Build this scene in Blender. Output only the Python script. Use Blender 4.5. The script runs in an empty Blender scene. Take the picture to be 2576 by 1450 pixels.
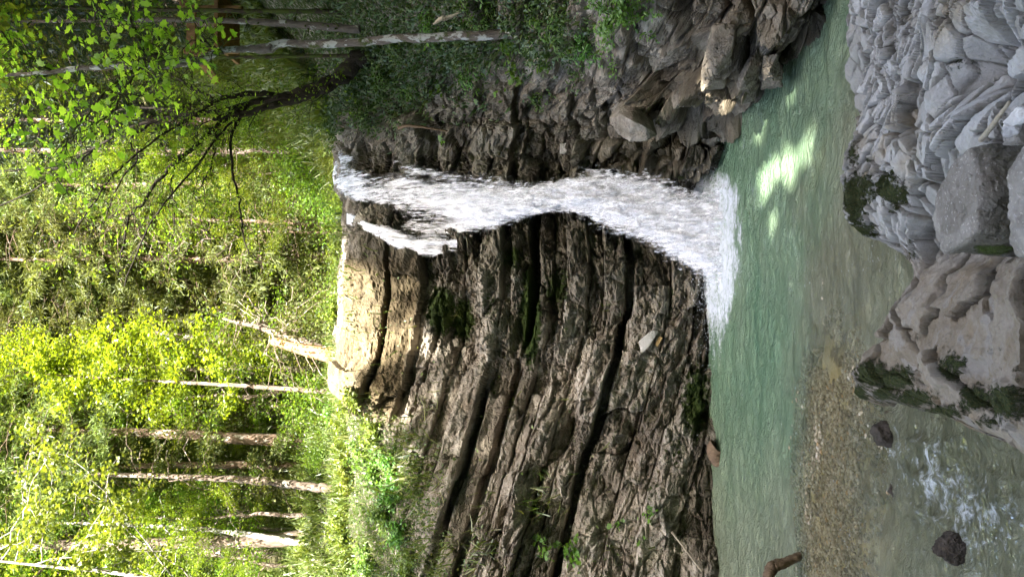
import bpy, bmesh, math, random
import numpy as np
from mathutils import Vector, Matrix

random.seed(11)
rng = np.random.default_rng(11)
SC = bpy.context.scene
COL = SC.collection
F = 1786.0          # focal length of the view in photograph units
CZ = 3.0            # eye height over the pool

def P(a, b, Y):     # photograph measurement + distance -> world point
    return np.array([(724.5 - b) / F * Y, Y, CZ + (1288.0 - a) / F * Y])

# ------------------------------------------------------------------ noise
def _h(ix, iy, iz, seed):
    with np.errstate(over='ignore'):
        n = (ix.astype(np.int64).astype(np.uint32) * np.uint32(374761393)
             + iy.astype(np.int64).astype(np.uint32) * np.uint32(668265263)
             + iz.astype(np.int64).astype(np.uint32) * np.uint32(2147483647 - 92821)
             + np.uint32((seed * 1274126177) & 0xffffffff))
        n = (n ^ (n >> np.uint32(13))) * np.uint32(1274126177)
        n = (n ^ (n >> np.uint32(16))) * np.uint32(2246822519)
        n = n ^ (n >> np.uint32(15))
    return n.astype(np.float64) / 4294967295.0

def hsh(i, j=0, seed=0):
    i = np.asarray(i, dtype=np.float64); j = np.zeros_like(i) + j
    return _h(np.floor(i), np.floor(j), np.zeros_like(i), seed)

def vn(x, y, z=None, seed=0):
    x = np.asarray(x, float); y = np.asarray(y, float) + 0 * x
    ix, iy = np.floor(x), np.floor(y); fx, fy = x - ix, y - iy
    fx = fx*fx*fx*(fx*(fx*6-15)+10); fy = fy*fy*fy*(fy*(fy*6-15)+10)
    if z is None:
        o = np.zeros_like(x)
        a = _h(ix, iy, o, seed); b = _h(ix+1, iy, o, seed); c = _h(ix, iy+1, o, seed); d = _h(ix+1, iy+1, o, seed)
        return (a*(1-fx)+b*fx)*(1-fy) + (c*(1-fx)+d*fx)*fy
    z = np.asarray(z, float); iz = np.floor(z); fz = z - iz; fz = fz*fz*(3-2*fz)
    r = 0
    for k in (0, 1):
        a = _h(ix, iy, iz+k, seed); b = _h(ix+1, iy, iz+k, seed); c = _h(ix, iy+1, iz+k, seed); d = _h(ix+1, iy+1, iz+k, seed)
        v = (a*(1-fx)+b*fx)*(1-fy) + (c*(1-fx)+d*fx)*fy
        r = r + v*(fz if k else 1-fz)
    return r

def fbm(x, y, z=None, o=4, seed=0, g=.5):
    r = 0; a = 1; t = 0
    for k in range(o):
        r = r + a*vn(x*2.03**k + 17*k, y*2.03**k - 9*k, None if z is None else z*2.03**k + 5*k, seed+k*13); t += a; a *= g
    return r/t

def ridge(x, y, z=None, o=4, seed=0):
    r = 0; a = 1; t = 0
    for k in range(o):
        n = 1-np.abs(2*vn(x*2.1**k+3*k, y*2.1**k-7*k, None if z is None else z*2.1**k, seed+k*7)-1); r = r+a*n*n; t += a; a *= .5
    return r/t

def vor(x, y, seed=0, jit=.9):
    """nearest cell: F1, F2, random of the cell, offset to the cell point"""
    ix, iy = np.floor(x), np.floor(y); o = np.zeros_like(x)
    f1 = np.full_like(x, 9.); f2 = np.full_like(x, 9.); cid = np.zeros_like(x); dx1 = np.zeros_like(x); dy1 = np.zeros_like(x)
    for i in (-1, 0, 1):
        for j in (-1, 0, 1):
            cx, cy = ix+i, iy+j
            px = cx+.5+jit*(_h(cx, cy, o, seed)-.5); py = cy+.5+jit*(_h(cx, cy, o+1, seed)-.5)
            dx, dy = x-px, y-py; d = np.sqrt(dx*dx+dy*dy)
            near = d < f1
            f2 = np.where(near, f1, np.minimum(f2, d))
            f1 = np.where(near, d, f1); dx1 = np.where(near, dx, dx1); dy1 = np.where(near, dy, dy1)
            cid = np.where(near, _h(cx, cy, o+2, seed), cid)
    return f1, f2, cid, dx1, dy1

def vor3(x, y, z, seed=0, jit=.85):
    ix, iy, iz = np.floor(x), np.floor(y), np.floor(z)
    f1 = np.full_like(x, 9.); f2 = np.full_like(x, 9.); cid = np.zeros_like(x); D = [np.zeros_like(x) for _ in range(3)]
    for i in (-1, 0, 1):
        for j in (-1, 0, 1):
            for k in (-1, 0, 1):
                cx, cy, cz = ix+i, iy+j, iz+k
                dx = x-cx-.5-jit*(_h(cx, cy, cz, seed)-.5); dy = y-cy-.5-jit*(_h(cx, cy, cz, seed+1)-.5); dz = z-cz-.5-jit*(_h(cx, cy, cz, seed+2)-.5)
                d = np.sqrt(dx*dx+dy*dy+dz*dz); near = d < f1
                f2 = np.where(near, f1, np.minimum(f2, d)); f1 = np.where(near, d, f1)
                cid = np.where(near, _h(cx, cy, cz, seed+3), cid)
                for q, e in zip(D, (dx, dy, dz)): q[near] = e[near]
    return f1, f2, cid, D[0], D[1], D[2]

def plates(v, k, w=.09):
    q = v*k; f = q-np.floor(q); return (np.floor(q)+sstep(.5-w, .5+w, f))/k

def sstep(a, b, x):
    t = np.clip((x-a)/(b-a), 0, 1); return t*t*(3-2*t)

# ------------------------------------------------------------------ meshes
def make_mesh(name, v, f, mats, smooth=True, attrs=None, mi=None):
    me = bpy.data.meshes.new(name)
    v = np.ascontiguousarray(v, dtype=np.float32)
    fs = f if isinstance(f, list) else [f]
    fs = [np.asarray(q, dtype=np.int32) for q in fs if len(q)]
    me.vertices.add(len(v)); me.vertices.foreach_set('co', v.ravel())
    nl = sum(q.size for q in fs); nf = sum(len(q) for q in fs)
    me.loops.add(nl); me.polygons.add(nf)
    me.loops.foreach_set('vertex_index', np.concatenate([q.ravel() for q in fs]))
    tot = np.concatenate([np.full(len(q), q.shape[1], np.int32) for q in fs])
    me.polygons.foreach_set('loop_start', np.concatenate([[0], np.cumsum(tot)[:-1]]).astype(np.int32))
    me.polygons.foreach_set('use_smooth', np.full(nf, smooth, dtype=bool))
    for m in (mats if isinstance(mats, (list, tuple)) else [mats]): me.materials.append(m)
    if mi is not None: me.polygons.foreach_set('material_index', np.asarray(mi, np.int32))
    for k, a in (attrs or {}).items():
        a = np.asarray(a)
        if a.ndim == 1:
            at = me.attributes.new(k, 'FLOAT', 'POINT'); at.data.foreach_set('value', a.astype(np.float32))
        else:
            at = me.attributes.new(k, 'FLOAT_VECTOR', 'POINT'); at.data.foreach_set('vector', a.astype(np.float32).ravel())
    me.update(calc_edges=True); me.validate()
    return me

def add(name, me, parent=None, loc=(0, 0, 0)):
    o = bpy.data.objects.new(name, me); COL.objects.link(o); o.location = loc
    if parent: o.parent = parent
    return o

def tag(o, label, cat, group=None, kind=None):
    o['label'] = label; o['category'] = cat
    if group: o['group'] = group
    if kind: o['kind'] = kind
    return o

def empty(name, loc=(0, 0, 0)):
    o = bpy.data.objects.new(name, None); COL.objects.link(o); o.location = loc; o.empty_display_size = .2
    return o

def copy_tree(o, parent=None):
    c = o.copy(); COL.objects.link(c)
    if parent: c.parent = parent
    for ch in o.children: copy_tree(ch, c)
    return c

def grid_faces(n, m):
    i = np.arange(n*m).reshape(n, m)
    return np.stack([i[:-1, :-1], i[1:, :-1], i[1:, 1:], i[:-1, 1:]], -1).reshape(-1, 4)

def cr(vals, t):            # Catmull-Rom along axis 0
    vals = np.asarray(vals, float); n = len(vals); t = np.clip(np.asarray(t, float), 0, n-1-1e-9)
    i = np.floor(t).astype(int); f = t-i
    f = f.reshape(f.shape+(1,)*(vals.ndim-1))
    p = [vals[np.clip(i+k, 0, n-1)] for k in (-1, 0, 1, 2)]
    return .5*((2*p[1])+(-p[0]+p[2])*f+(2*p[0]-5*p[1]+4*p[2]-p[3])*f*f+(-p[0]+3*p[1]-3*p[2]+p[3])*f**3)

class Tubes:
    def __init__(s): s.v = []; s.f = []; s.n = 0; s.r = []
    def add(s, pts, rad, n=6, rnd=0.):
        pts = np.asarray(pts, float); k = len(pts); rad = np.zeros(k)+rad
        t = np.gradient(pts, axis=0); t /= np.linalg.norm(t, axis=1)[:, None]+1e-9
        u = np.cross(t[0], [.31, .9, .27]); u /= np.linalg.norm(u)
        ang = np.arange(n)/n*2*np.pi
        for i in range(k):
            u = u-t[i]*np.dot(u, t[i]); u /= np.linalg.norm(u)+1e-9
            w = np.cross(t[i], u)
            s.v.append(pts[i]+rad[i]*(np.cos(ang)[:, None]*u+np.sin(ang)[:, None]*w))
        b = s.n+np.arange(k*n).reshape(k, n)
        q = np.stack([b[:-1], np.roll(b[:-1], -1, 1), np.roll(b[1:], -1, 1), b[1:]], -1).reshape(-1, 4)
        s.f.append(q); s.n += k*n; s.r.append(np.full(k*n, rnd))
        s.v.append(pts[-1:]+t[-1:]*rad[-1]*.5); tip = s.n; s.n += 1; s.r.append(np.full(1, rnd))
        last = b[-1]; s.f.append(np.stack([last, np.roll(last, -1), np.full(n, tip), np.full(n, tip)], -1)[:, :3])
    def mesh(s, name, mat, smooth=True):
        v = np.concatenate(s.v); q = [x for x in s.f if x.shape[1] == 4]; t = [x for x in s.f if x.shape[1] == 3]
        return make_mesh(name, v, [np.concatenate(q), np.concatenate(t)], mat, smooth, {'rnd': np.concatenate(s.r)})

# leaf shapes: y runs along the leaf
RHOMB = (np.array([[0, 0, 0], [-.33, .42, .07], [0, 1, -.05], [.33, .42, .07]]), [[0, 3, 2, 1]])
OVAL = (np.array([[0, 0, 0], [-.27, .28, .06], [-.25, .65, .05], [0, 1, -.1], [.25, .65, .05], [.27, .28, .06], [0, .45, -.02]]),
        [[0, 5, 6], [5, 4, 6], [4, 3, 6], [3, 2, 6], [2, 1, 6], [1, 0, 6]])
_m = [(0, 0), (.30, -.05), (.38, .12), (.66, .22), (.46, .42), (.52, .70), (.24, .62), (.12, .80), (0, 1.08)]
_m = _m + [(-x, y) for x, y in _m[-2:0:-1]]
MAPLE = (np.array([[x, y, .10*abs(x)-.12*y*y] for x, y in _m]+[[0, .38, .0]]), [[i, (i+1) % len(_m), len(_m)] for i in range(len(_m))])
BLADE = (np.array([[-.035, 0, 0], [.035, 0, 0], [-.03, .45, .04], [.03, .45, .04], [-.018, .8, .18], [.018, .8, .18], [0, 1, .36]]),
         [[0, 1, 3, 2], [2, 3, 5, 4], [4, 5, 6, 6]])
NEEDLE = (np.array([[0, 0, 0], [-.12, .35, .03], [0, 1, -.12], [.12, .35, .03]]), [[0, 3, 2, 1]])
FROND = (np.array([[0, 0, 0], [-.16, .3, .05], [-.10, .7, .02], [0, 1, -.15], [.10, .7, .02], [.16, .3, .05]]), [[0, 5, 4, 1], [1, 4, 3, 2]])

def nrm(v): return v/(np.linalg.norm(v, axis=-1, keepdims=True)+1e-9)

def scatter(shape, pos, ydir, zdir, size, rnd=None):
    """many leaves in one mesh: returns verts, faces list, per-leaf random attribute"""
    T, fc = shape
    pos = np.asarray(pos, float); N = len(pos)
    y = nrm(np.asarray(ydir, float)); z = np.asarray(zdir, float); z = nrm(z-y*(z*y).sum(1, keepdims=True)); x = np.cross(y, z)
    size = (np.zeros(N)+size)[:, None, None]
    v = pos[:, None]+size*(T[None, :, 0:1]*x[:, None]+T[None, :, 1:2]*y[:, None]+T[None, :, 2:3]*z[:, None])
    out = []
    k = len(T); off = (np.arange(N)*k)[:, None]
    for n in (3, 4):
        q = [f[:3] if len(set(f)) == 3 else f for f in fc if len(set(f)) == n]
        for f in q: out.append(off+np.array(f)[None])
    fs = []
    for n in (3, 4):
        g = [o for o in out if o.shape[1] == n]
        if g: fs.append(np.concatenate(g))
    if rnd is None: rnd = rng.random(N)
    return v.reshape(-1, 3), fs, np.repeat(rnd, k)

class Leaves:
    def __init__(s): s.v = []; s.f3 = []; s.f4 = []; s.r = []; s.n = 0
    def add(s, shape, pos, ydir, zdir, size, rnd=None):
        if len(pos) == 0: return
        v, fs, r = scatter(shape, pos, ydir, zdir, size, rnd)
        for f in fs: (s.f3 if f.shape[1] == 3 else s.f4).append(f+s.n)
        s.v.append(v); s.r.append(r); s.n += len(v)
    def mesh(s, name, mat):
        fs = []
        if s.f3: fs.append(np.concatenate(s.f3))
        if s.f4: fs.append(np.concatenate(s.f4))
        return make_mesh(name, np.concatenate(s.v), fs, mat, False, {'rnd': np.concatenate(s.r)})

def rdir(n, up=0., flat=1., g=None):
    g = g or rng
    d = g.normal(size=(n, 3)); d[:, 2] = d[:, 2]*flat; d = nrm(d); d[:, 2] += up
    return nrm(d)

# ------------------------------------------------------------------ materials
class NT:
    def __init__(s, name):
        s.m = bpy.data.materials.new(name); s.m.use_nodes = True; s.t = s.m.node_tree; s.t.nodes.clear()
        s.out = s.t.nodes.new('ShaderNodeOutputMaterial')
    def n(s, typ, ins=None, **kw):
        nd = s.t.nodes.new('ShaderNode'+typ)
        for k, v in kw.items(): setattr(nd, k, v)
        for k, v in (ins or {}).items():
            sk = nd.inputs[k]
            if isinstance(v, bpy.types.NodeSocket): s.t.links.new(v, sk)
            else:
                if hasattr(sk.default_value, '__len__') and len(sk.default_value) == 4 and len(v) == 3: v = (*v, 1)
                sk.default_value = v
        return nd
    def attr(s, name): return s.n('Attribute', attribute_name=name).outputs['Fac']
    def math(s, op, a, b=0., c=None, clamp=False):
        ins = {0: a, 1: b}
        if c is not None: ins[2] = c
        return s.n('Math', ins, operation=op, use_clamp=clamp).outputs[0]
    def mix(s, fac, a, b, blend='MIX'):
        nd = s.n('Mix', data_type='RGBA', blend_type=blend)
        for k, v in ((0, fac), (6, a), (7, b)):
            if isinstance(v, bpy.types.NodeSocket): s.t.links.new(v, nd.inputs[k])
            else: nd.inputs[k].default_value = v if k == 0 else (*v, 1)
        return nd.outputs[2]
    def noise(s, vec, scale, detail=4, rough=.6, dist=0., col=False):
        return s.n('TexNoise', {'Vector': vec, 'Scale': scale, 'Detail': detail, 'Roughness': rough, 'Distortion': dist}).outputs['Color' if col else 'Fac']
    def ramp(s, fac, stops, interp='LINEAR'):
        nd = s.n('ValToRGB', {'Fac': fac}); cr_ = nd.color_ramp; cr_.interpolation = interp
        while len(cr_.elements) < len(stops): cr_.elements.new(.5)
        for e, (p, c) in zip(cr_.elements, stops):
            e.position = p; e.color = (c, c, c, 1) if isinstance(c, (int, float)) else (*c, 1)
        return nd.outputs['Color']
    def stretch(s, vec, sc, rot=(0, 0, 0)): return s.n('Mapping', {'Vector': vec, 'Scale': sc, 'Rotation': rot}).outputs[0]
    def done(s, shader): s.t.links.new(shader, s.out.inputs['Surface']); return s.m

def leaf_mat(name, cols, trans=.45, tr_gain=1.6, gloss=.06, obj_var=.25):
    m = NT(name)
    r = m.attr('rnd')
    n = len(cols); c = m.ramp(r, [(i/max(1, n-1), k) for i, k in enumerate(cols)])
    oi = m.n('ObjectInfo').outputs['Random']
    v = m.math('MULTIPLY_ADD', oi, obj_var*2, 1-obj_var)
    c = m.n('HueSaturation', {'Color': c, 'Value': v, 'Hue': m.math('MULTIPLY_ADD', oi, .05*obj_var*4, .5-.025*obj_var*4)}).outputs[0]
    d = m.n('BsdfDiffuse', {'Color': c}).outputs[0]
    tc = m.mix(1., c, (tr_gain*1.05, tr_gain, tr_gain*.45), 'MULTIPLY')
    t = m.n('BsdfTranslucent', {'Color': tc}).outputs[0]
    s = m.n('MixShader', {0: trans, 1: d, 2: t}).outputs[0]
    g = m.n('BsdfGlossy', {'Roughness': .45, 'Color': (.9, .95, 1)}).outputs[0]
    return m.done(m.n('MixShader', {0: gloss, 1: s, 2: g}).outputs[0])

def bark_mat(name, a, b, lichen=0., lcol=(.55, .56, .53), moss=0., scale=1.):
    m = NT(name)
    tc = m.n('TexCoord').outputs['Object']
    st = m.stretch(tc, (1, 1, .3))
    n1 = m.noise(st, 26*scale, 6, .7); n2 = m.noise(tc, 3.5, 4)
    c = m.mix(m.ramp(n1, [(.3, 0.), (.7, 1.)]), a, b)
    if lichen > 0:
        f = m.ramp(m.noise(m.stretch(tc, (1, 1, .55)), 9*scale, 5, .62), [(.62-.3*lichen, 0.), (.66-.3*lichen, 1.)])
        c = m.mix(f, c, lcol)
    if moss > 0:
        f = m.ramp(m.noise(tc, 4., 5, .65), [(.66-.35*moss, 0.), (.72-.35*moss, 1.)])
        c = m.mix(f, c, (.055, .075, .015))
    h = m.math('ADD', n1, m.math('MULTIPLY', n2, .6))
    bp = m.n('Bump', {'Height': h, 'Strength': .9, 'Distance': .025}).outputs[0]
    return m.done(m.n('BsdfPrincipled', {'Base Color': c, 'Roughness': .9, 'Normal': bp, 'Specular IOR Level': .2}).outputs[0])

def rock_mat(name, dark, mid, light, rust=.25, micro=1., streak=(1, 1, 1), fleck=.70, moss_col=(.060, .095, .012), cracks=.7):
    m = NT(name)
    pos = m.n('NewGeometry').outputs['Position']
    ps = m.stretch(pos, streak)
    tint = m.attr('tint'); moss = m.attr('moss'); wet = m.attr('wet'); pale = m.attr('pale')
    big = m.noise(pos, .9, 5, .6); med = m.noise(ps, 5.5, 7, .68); fine = m.noise(ps, 34, 8, .72)
    k = m.math('ADD', m.math('MULTIPLY', med, .55), m.math('MULTIPLY', fine, .26))
    k = m.math('ADD', k, m.math('MULTIPLY', tint, .55)); k = m.math('ADD', k, m.math('MULTIPLY', big, .35))
    k = m.math('SUBTRACT', k, .38)
    c = m.ramp(k, [(.12, dark), (.42, mid), (.68, light), (.92, tuple(min(.8, x*1.25) for x in light))])
    rf = m.ramp(m.noise(pos, 2.3, 6, .7), [(.55, 0.), (.72, 1.)])
    c = m.mix(m.math('MULTIPLY', rf, rust), c, (.20, .115, .05))
    c = m.mix(pale, c, m.ramp(k, [(.15, (.06, .043, .022)), (.5, (.150, .115, .064)), (.85, (.235, .195, .125))]))
    # thin dark cracks and pale flecks
    vo = m.n('TexVoronoi', {'Vector': m.stretch(m.n('VectorMath', {0: ps, 1: m.noise(ps, 6, 3, col=True)}, operation='ADD').outputs[0], (1, 1, 1)), 'Scale': 7.}, feature='DISTANCE_TO_EDGE').outputs['Distance']
    cf = m.ramp(vo, [(0., 1.), (.035, 0.)])
    cf = m.math('MULTIPLY', cf, m.ramp(m.noise(pos, 3.1, 3), [(.48, 0.), (.6, cracks)]))
    c = m.mix(cf, c, tuple(x*.35 for x in dark))
    fl = m.ramp(m.noise(ps, 75, 3, .6), [(fleck, 0.), (fleck+.06, .55)])
    c = m.mix(fl, c, tuple(min(.75, x*1.5) for x in light))
    c = m.mix(m.math('MULTIPLY', wet, .8), c, m.mix(1., c, (.30, .30, .24), 'MULTIPLY'))
    mn = m.math('ADD', moss, m.math('MULTIPLY', m.math('SUBTRACT', m.noise(pos, 14, 5, .7), .5), .9))
    mf = m.ramp(mn, [(.46, 0.), (.56, 1.)])
    mc = m.ramp(m.noise(pos, 60, 4, .7), [(.3, tuple(x*.45 for x in moss_col)), (.62, moss_col), (.8, tuple(x*2. for x in moss_col))])
    c = m.mix(mf, c, mc)
    h = m.math('ADD', m.math('MULTIPLY', med, .9), m.math('MULTIPLY', fine, .30))
    h = m.math('SUBTRACT', h, m.math('MULTIPLY', cf, .35))
    h = m.math('ADD', h, m.math('MULTIPLY', mf, m.noise(pos, 80, 3, .7)))
    bp = m.n('Bump', {'Height': h, 'Strength': 1., 'Distance': .045*micro}).outputs[0]
    ro = m.math('SUBTRACT', .92, m.math('MULTIPLY', wet, .5))
    return m.done(m.n('BsdfPrincipled', {'Base Color': c, 'Roughness': ro, 'Normal': bp, 'Specular IOR Level': .3}).outputs[0])

def plain_mat(name, col, rough=.8, var=.25, scale=12., bump=.01):
    m = NT(name); tc = m.n('TexCoord').outputs['Object']
    n = m.noise(tc, scale, 6, .65)
    c = m.ramp(n, [(.3, tuple(x*(1-var) for x in col)), (.7, tuple(min(1, x*(1+var)) for x in col))])
    bp = m.n('Bump', {'Height': n, 'Strength': .8, 'Distance': bump}).outputs[0]
    return m.done(m.n('BsdfPrincipled', {'Base Color': c, 'Roughness': rough, 'Normal': bp}).outputs[0])

M_cliff = rock_mat('cliff_rock', (.05, .042, .032), (.205, .175, .135), (.46, .415, .345), .30, 1., (1, 1, 1.25))
M_shelf = rock_mat('pale_limestone', (.16, .15, .13), (.40, .375, .335), (.56, .545, .52), .10, .45, (1, 1, 1))
M_boulder = rock_mat('boulder_stone', (.07, .062, .052), (.19, .170, .145), (.33, .305, .275), .12, .8, cracks=.0, fleck=.60)
M_darkstone = rock_mat('wet_dark_stone', (.02, .017, .014), (.055, .045, .036), (.11, .095, .08), .2, .5)
M_tanstone = rock_mat('tan_stone', (.12, .085, .035), (.30, .21, .09), (.44, .33, .16), .2, .4)
M_flake = rock_mat('pale_stone', (.30, .28, .24), (.46, .44, .40), (.60, .58, .55), .1, .3)

# ------------------------------------------------------------------ terrain behind the falls
def H(x, y):
    x = np.asarray(x, float); y = np.asarray(y, float)
    z = 5.95+.30*np.maximum(0, y-13.2)+.16*np.maximum(0, y-19)+.25*np.maximum(0, y-32)+.35*np.maximum(0, y-50)
    lf = np.maximum(0, -x-1.2); z = z+.34*lf*sstep(12.8, 17, y)-.06*np.maximum(0, lf-6)
    rt = np.maximum(0, x-2.4); z = z+.62*rt-.2*np.maximum(0, rt-9)
    z = z-.35*np.exp(-((x-1.25)/1.0)**2)*sstep(20, 13, y)
    z = z+.9*(fbm(x*.22+4, y*.22, o=4, seed=5)-.5)*sstep(12, 18, y)+.22*(fbm(x*1.1, y*1.1, o=3, seed=8)-.5)
    return z

def ray_ground(a, b, y0=12.9):
    Y = np.linspace(y0, 70, 1400); x = (724.5-b)/F*Y; z = CZ+(1288-a)/F*Y
    k = np.nonzero(z <= H(x, Y))[0]
    i = k[0] if len(k) else 400
    return np.array([x[i], Y[i], float(H(x[i], Y[i]))])

# ------------------------------------------------------------------ the gorge wall (one continuous rock face round the pool)
# station: b, [(a, Y) from the waterline up to the rim and the ground behind it], plant cover per level
ST = [
 (2300, [(1835, 9.6), (1560, 10.0), (1350, 10.3), (1180, 10.6), (1040, 10.9), (900, 13.), (760, 17)], [0, 0, .2, .4, .9, 1, 1]),
 (1700, [(1828, 9.95), (1540, 10.25), (1330, 10.5), (1200, 10.7), (1085, 11.0), (930, 13.), (800, 17)], [0, 0, .2, .4, .9, 1, 1]),
 (1450, [(1808, 10.3), (1530, 10.5), (1320, 10.75), (1200, 10.9), (1080, 11.1), (925, 12.8), (820, 16)], [0, .1, .2, .3, .9, 1, 1]),
 (1300, [(1798, 10.55), (1550, 10.7), (1320, 10.9), (1190, 11.0), (1062, 11.2), (905, 12.8), (800, 16)], [0, .1, .1, .2, .9, 1, 1]),
 (1100, [(1794, 10.6), (1550, 10.85), (1300, 11.1), (1130, 11.3), (990, 11.5), (890, 12.9), (790, 17)], [0, .05, .1, .15, .9, 1, 1]),
 (950, [(1790, 10.65), (1520, 10.95), (1250, 11.3), (1040, 11.6), (872, 11.9), (845, 13.2), (760, 17)], [0, 0, .08, .08, .25, 1, 1]),
 (800, [(1772, 10.8), (1520, 11.05), (1250, 11.4), (1040, 11.65), (878, 12.0), (850, 13.2), (780, 17)], [0, 0, .05, .05, .5, 1, 1]),
 (650, [(1755, 10.9), (1520, 11.15), (1250, 11.5), (1030, 11.75), (882, 12.15), (862, 13.3), (800, 17)], [0, 0, 0, 0, .5, 1, 1]),
 (575, [(1745, 11.2), (1500, 11.4), (1250, 11.75), (1030, 12.1), (888, 12.4), (868, 13.4), (815, 17)], [0, 0, 0, 0, .1, .8, 1]),
 (510, [(1740, 11.6), (1500, 11.7), (1250, 11.95), (1030, 12.3), (880, 12.75), (868, 13.8), (830, 17)], [0, 0, 0, 0, 0, 0, .5]),
 (470, [(1745, 11.55), (1490, 11.7), (1250, 11.95), (1030, 12.35), (868, 12.9), (862, 14.), (830, 17)], [0, 0, 0, 0, 0, 0, .5]),
 (435, [(1812, 10.25), (1665, 10.45), (1470, 11.6), (1150, 12.15), (866, 12.95), (862, 14.), (830, 17)], [0, 0, 0, 0, 0, 0, .5]),
 (380, [(1822, 10.0), (1628, 10.35), (1430, 11.3), (1120, 11.95), (862, 12.95), (855, 14.), (815, 17)], [0, 0, 0, 0, .0, .3, .8]),
 (330, [(1800, 9.9), (1620, 10.3), (1400, 11.1), (1150, 11.5), (880, 12.5), (830, 13.7), (790, 17)], [0, 0, 0, .05, .5, 1, 1]),
 (290, [(1895, 8.85), (1700, 9.5), (1450, 10.75), (1150, 11.35), (900, 12.2), (820, 13.6), (760, 17)], [0, 0, .0, .12, .55, 1, 1]),
 (200, [(2000, 7.55), (1760, 8.2), (1560, 9.6), (1270, 10.6), (1000, 11.4), (850, 12.6), (720, 16)], [0, 0, .0, .35, .75, 1, 1]),
 (100, [(2085, 6.75), (1810, 7.2), (1600, 8.1), (1370, 9.1), (1100, 10.3), (880, 11.8), (640, 15)], [0, 0, .1, .8, .9, 1, 1]),
 (0, [(2112, 6.5), (1835, 6.85), (1610, 7.4), (1390, 8.5), (1100, 9.7), (820, 11.2), (560, 14.5)], [0, 0, .1, .8, .9, 1, 1]),
 (-150, [(2130, 6.3), (1850, 6.6), (1610, 7.0), (1360, 8.0), (1040, 9.2), (740, 10.6), (430, 13.5)], [0, 0, .6, 1, 1, 1, 1]),
 (-420, [(2200, 5.9), (1860, 6.0), (1600, 6.4), (1300, 7.2), (960, 8.3), (640, 9.6), (250, 12)], [0, 0, .6, 1, 1, 1, 1]),
 (-900, [(2300, 5.2), (1880, 5.3), (1600, 5.7), (1250, 6.4), (880, 7.3), (540, 8.4), (100, 10)], [0, 0, .6, 1, 1, 1, 1]),
]
def g_bed(x):
    l = np.maximum(0, -x); r = np.maximum(0, x-1.0); k = l-.8
    return .08*np.minimum(l, .8)+.30*(.5*(k+np.sqrt(k*k+.09))-.05)-.15*r

BEDS = [(-9, 0), (-1.3, 0), (-.4, .05), (.2, .0), (.62, -.04), (1.19, -.55), (1.31, .08), (1.62, -.07), (1.86, .10), (2.2, -.02), (2.40, .08), (2.62, -.45),
        (2.76, .06), (3.05, -.48), (3.17, .10), (3.56, -.06), (3.8, .06), (4.18, .02), (4.40, -.22), (4.52, .12), (5.03, -.10), (5.08, .20),
        (5.75, .02), (6.1, .1), (6.5, -.15), (6.7, .08), (7.2, 0), (7.7, .1), (8.3, 0), (20, 0)]

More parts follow.
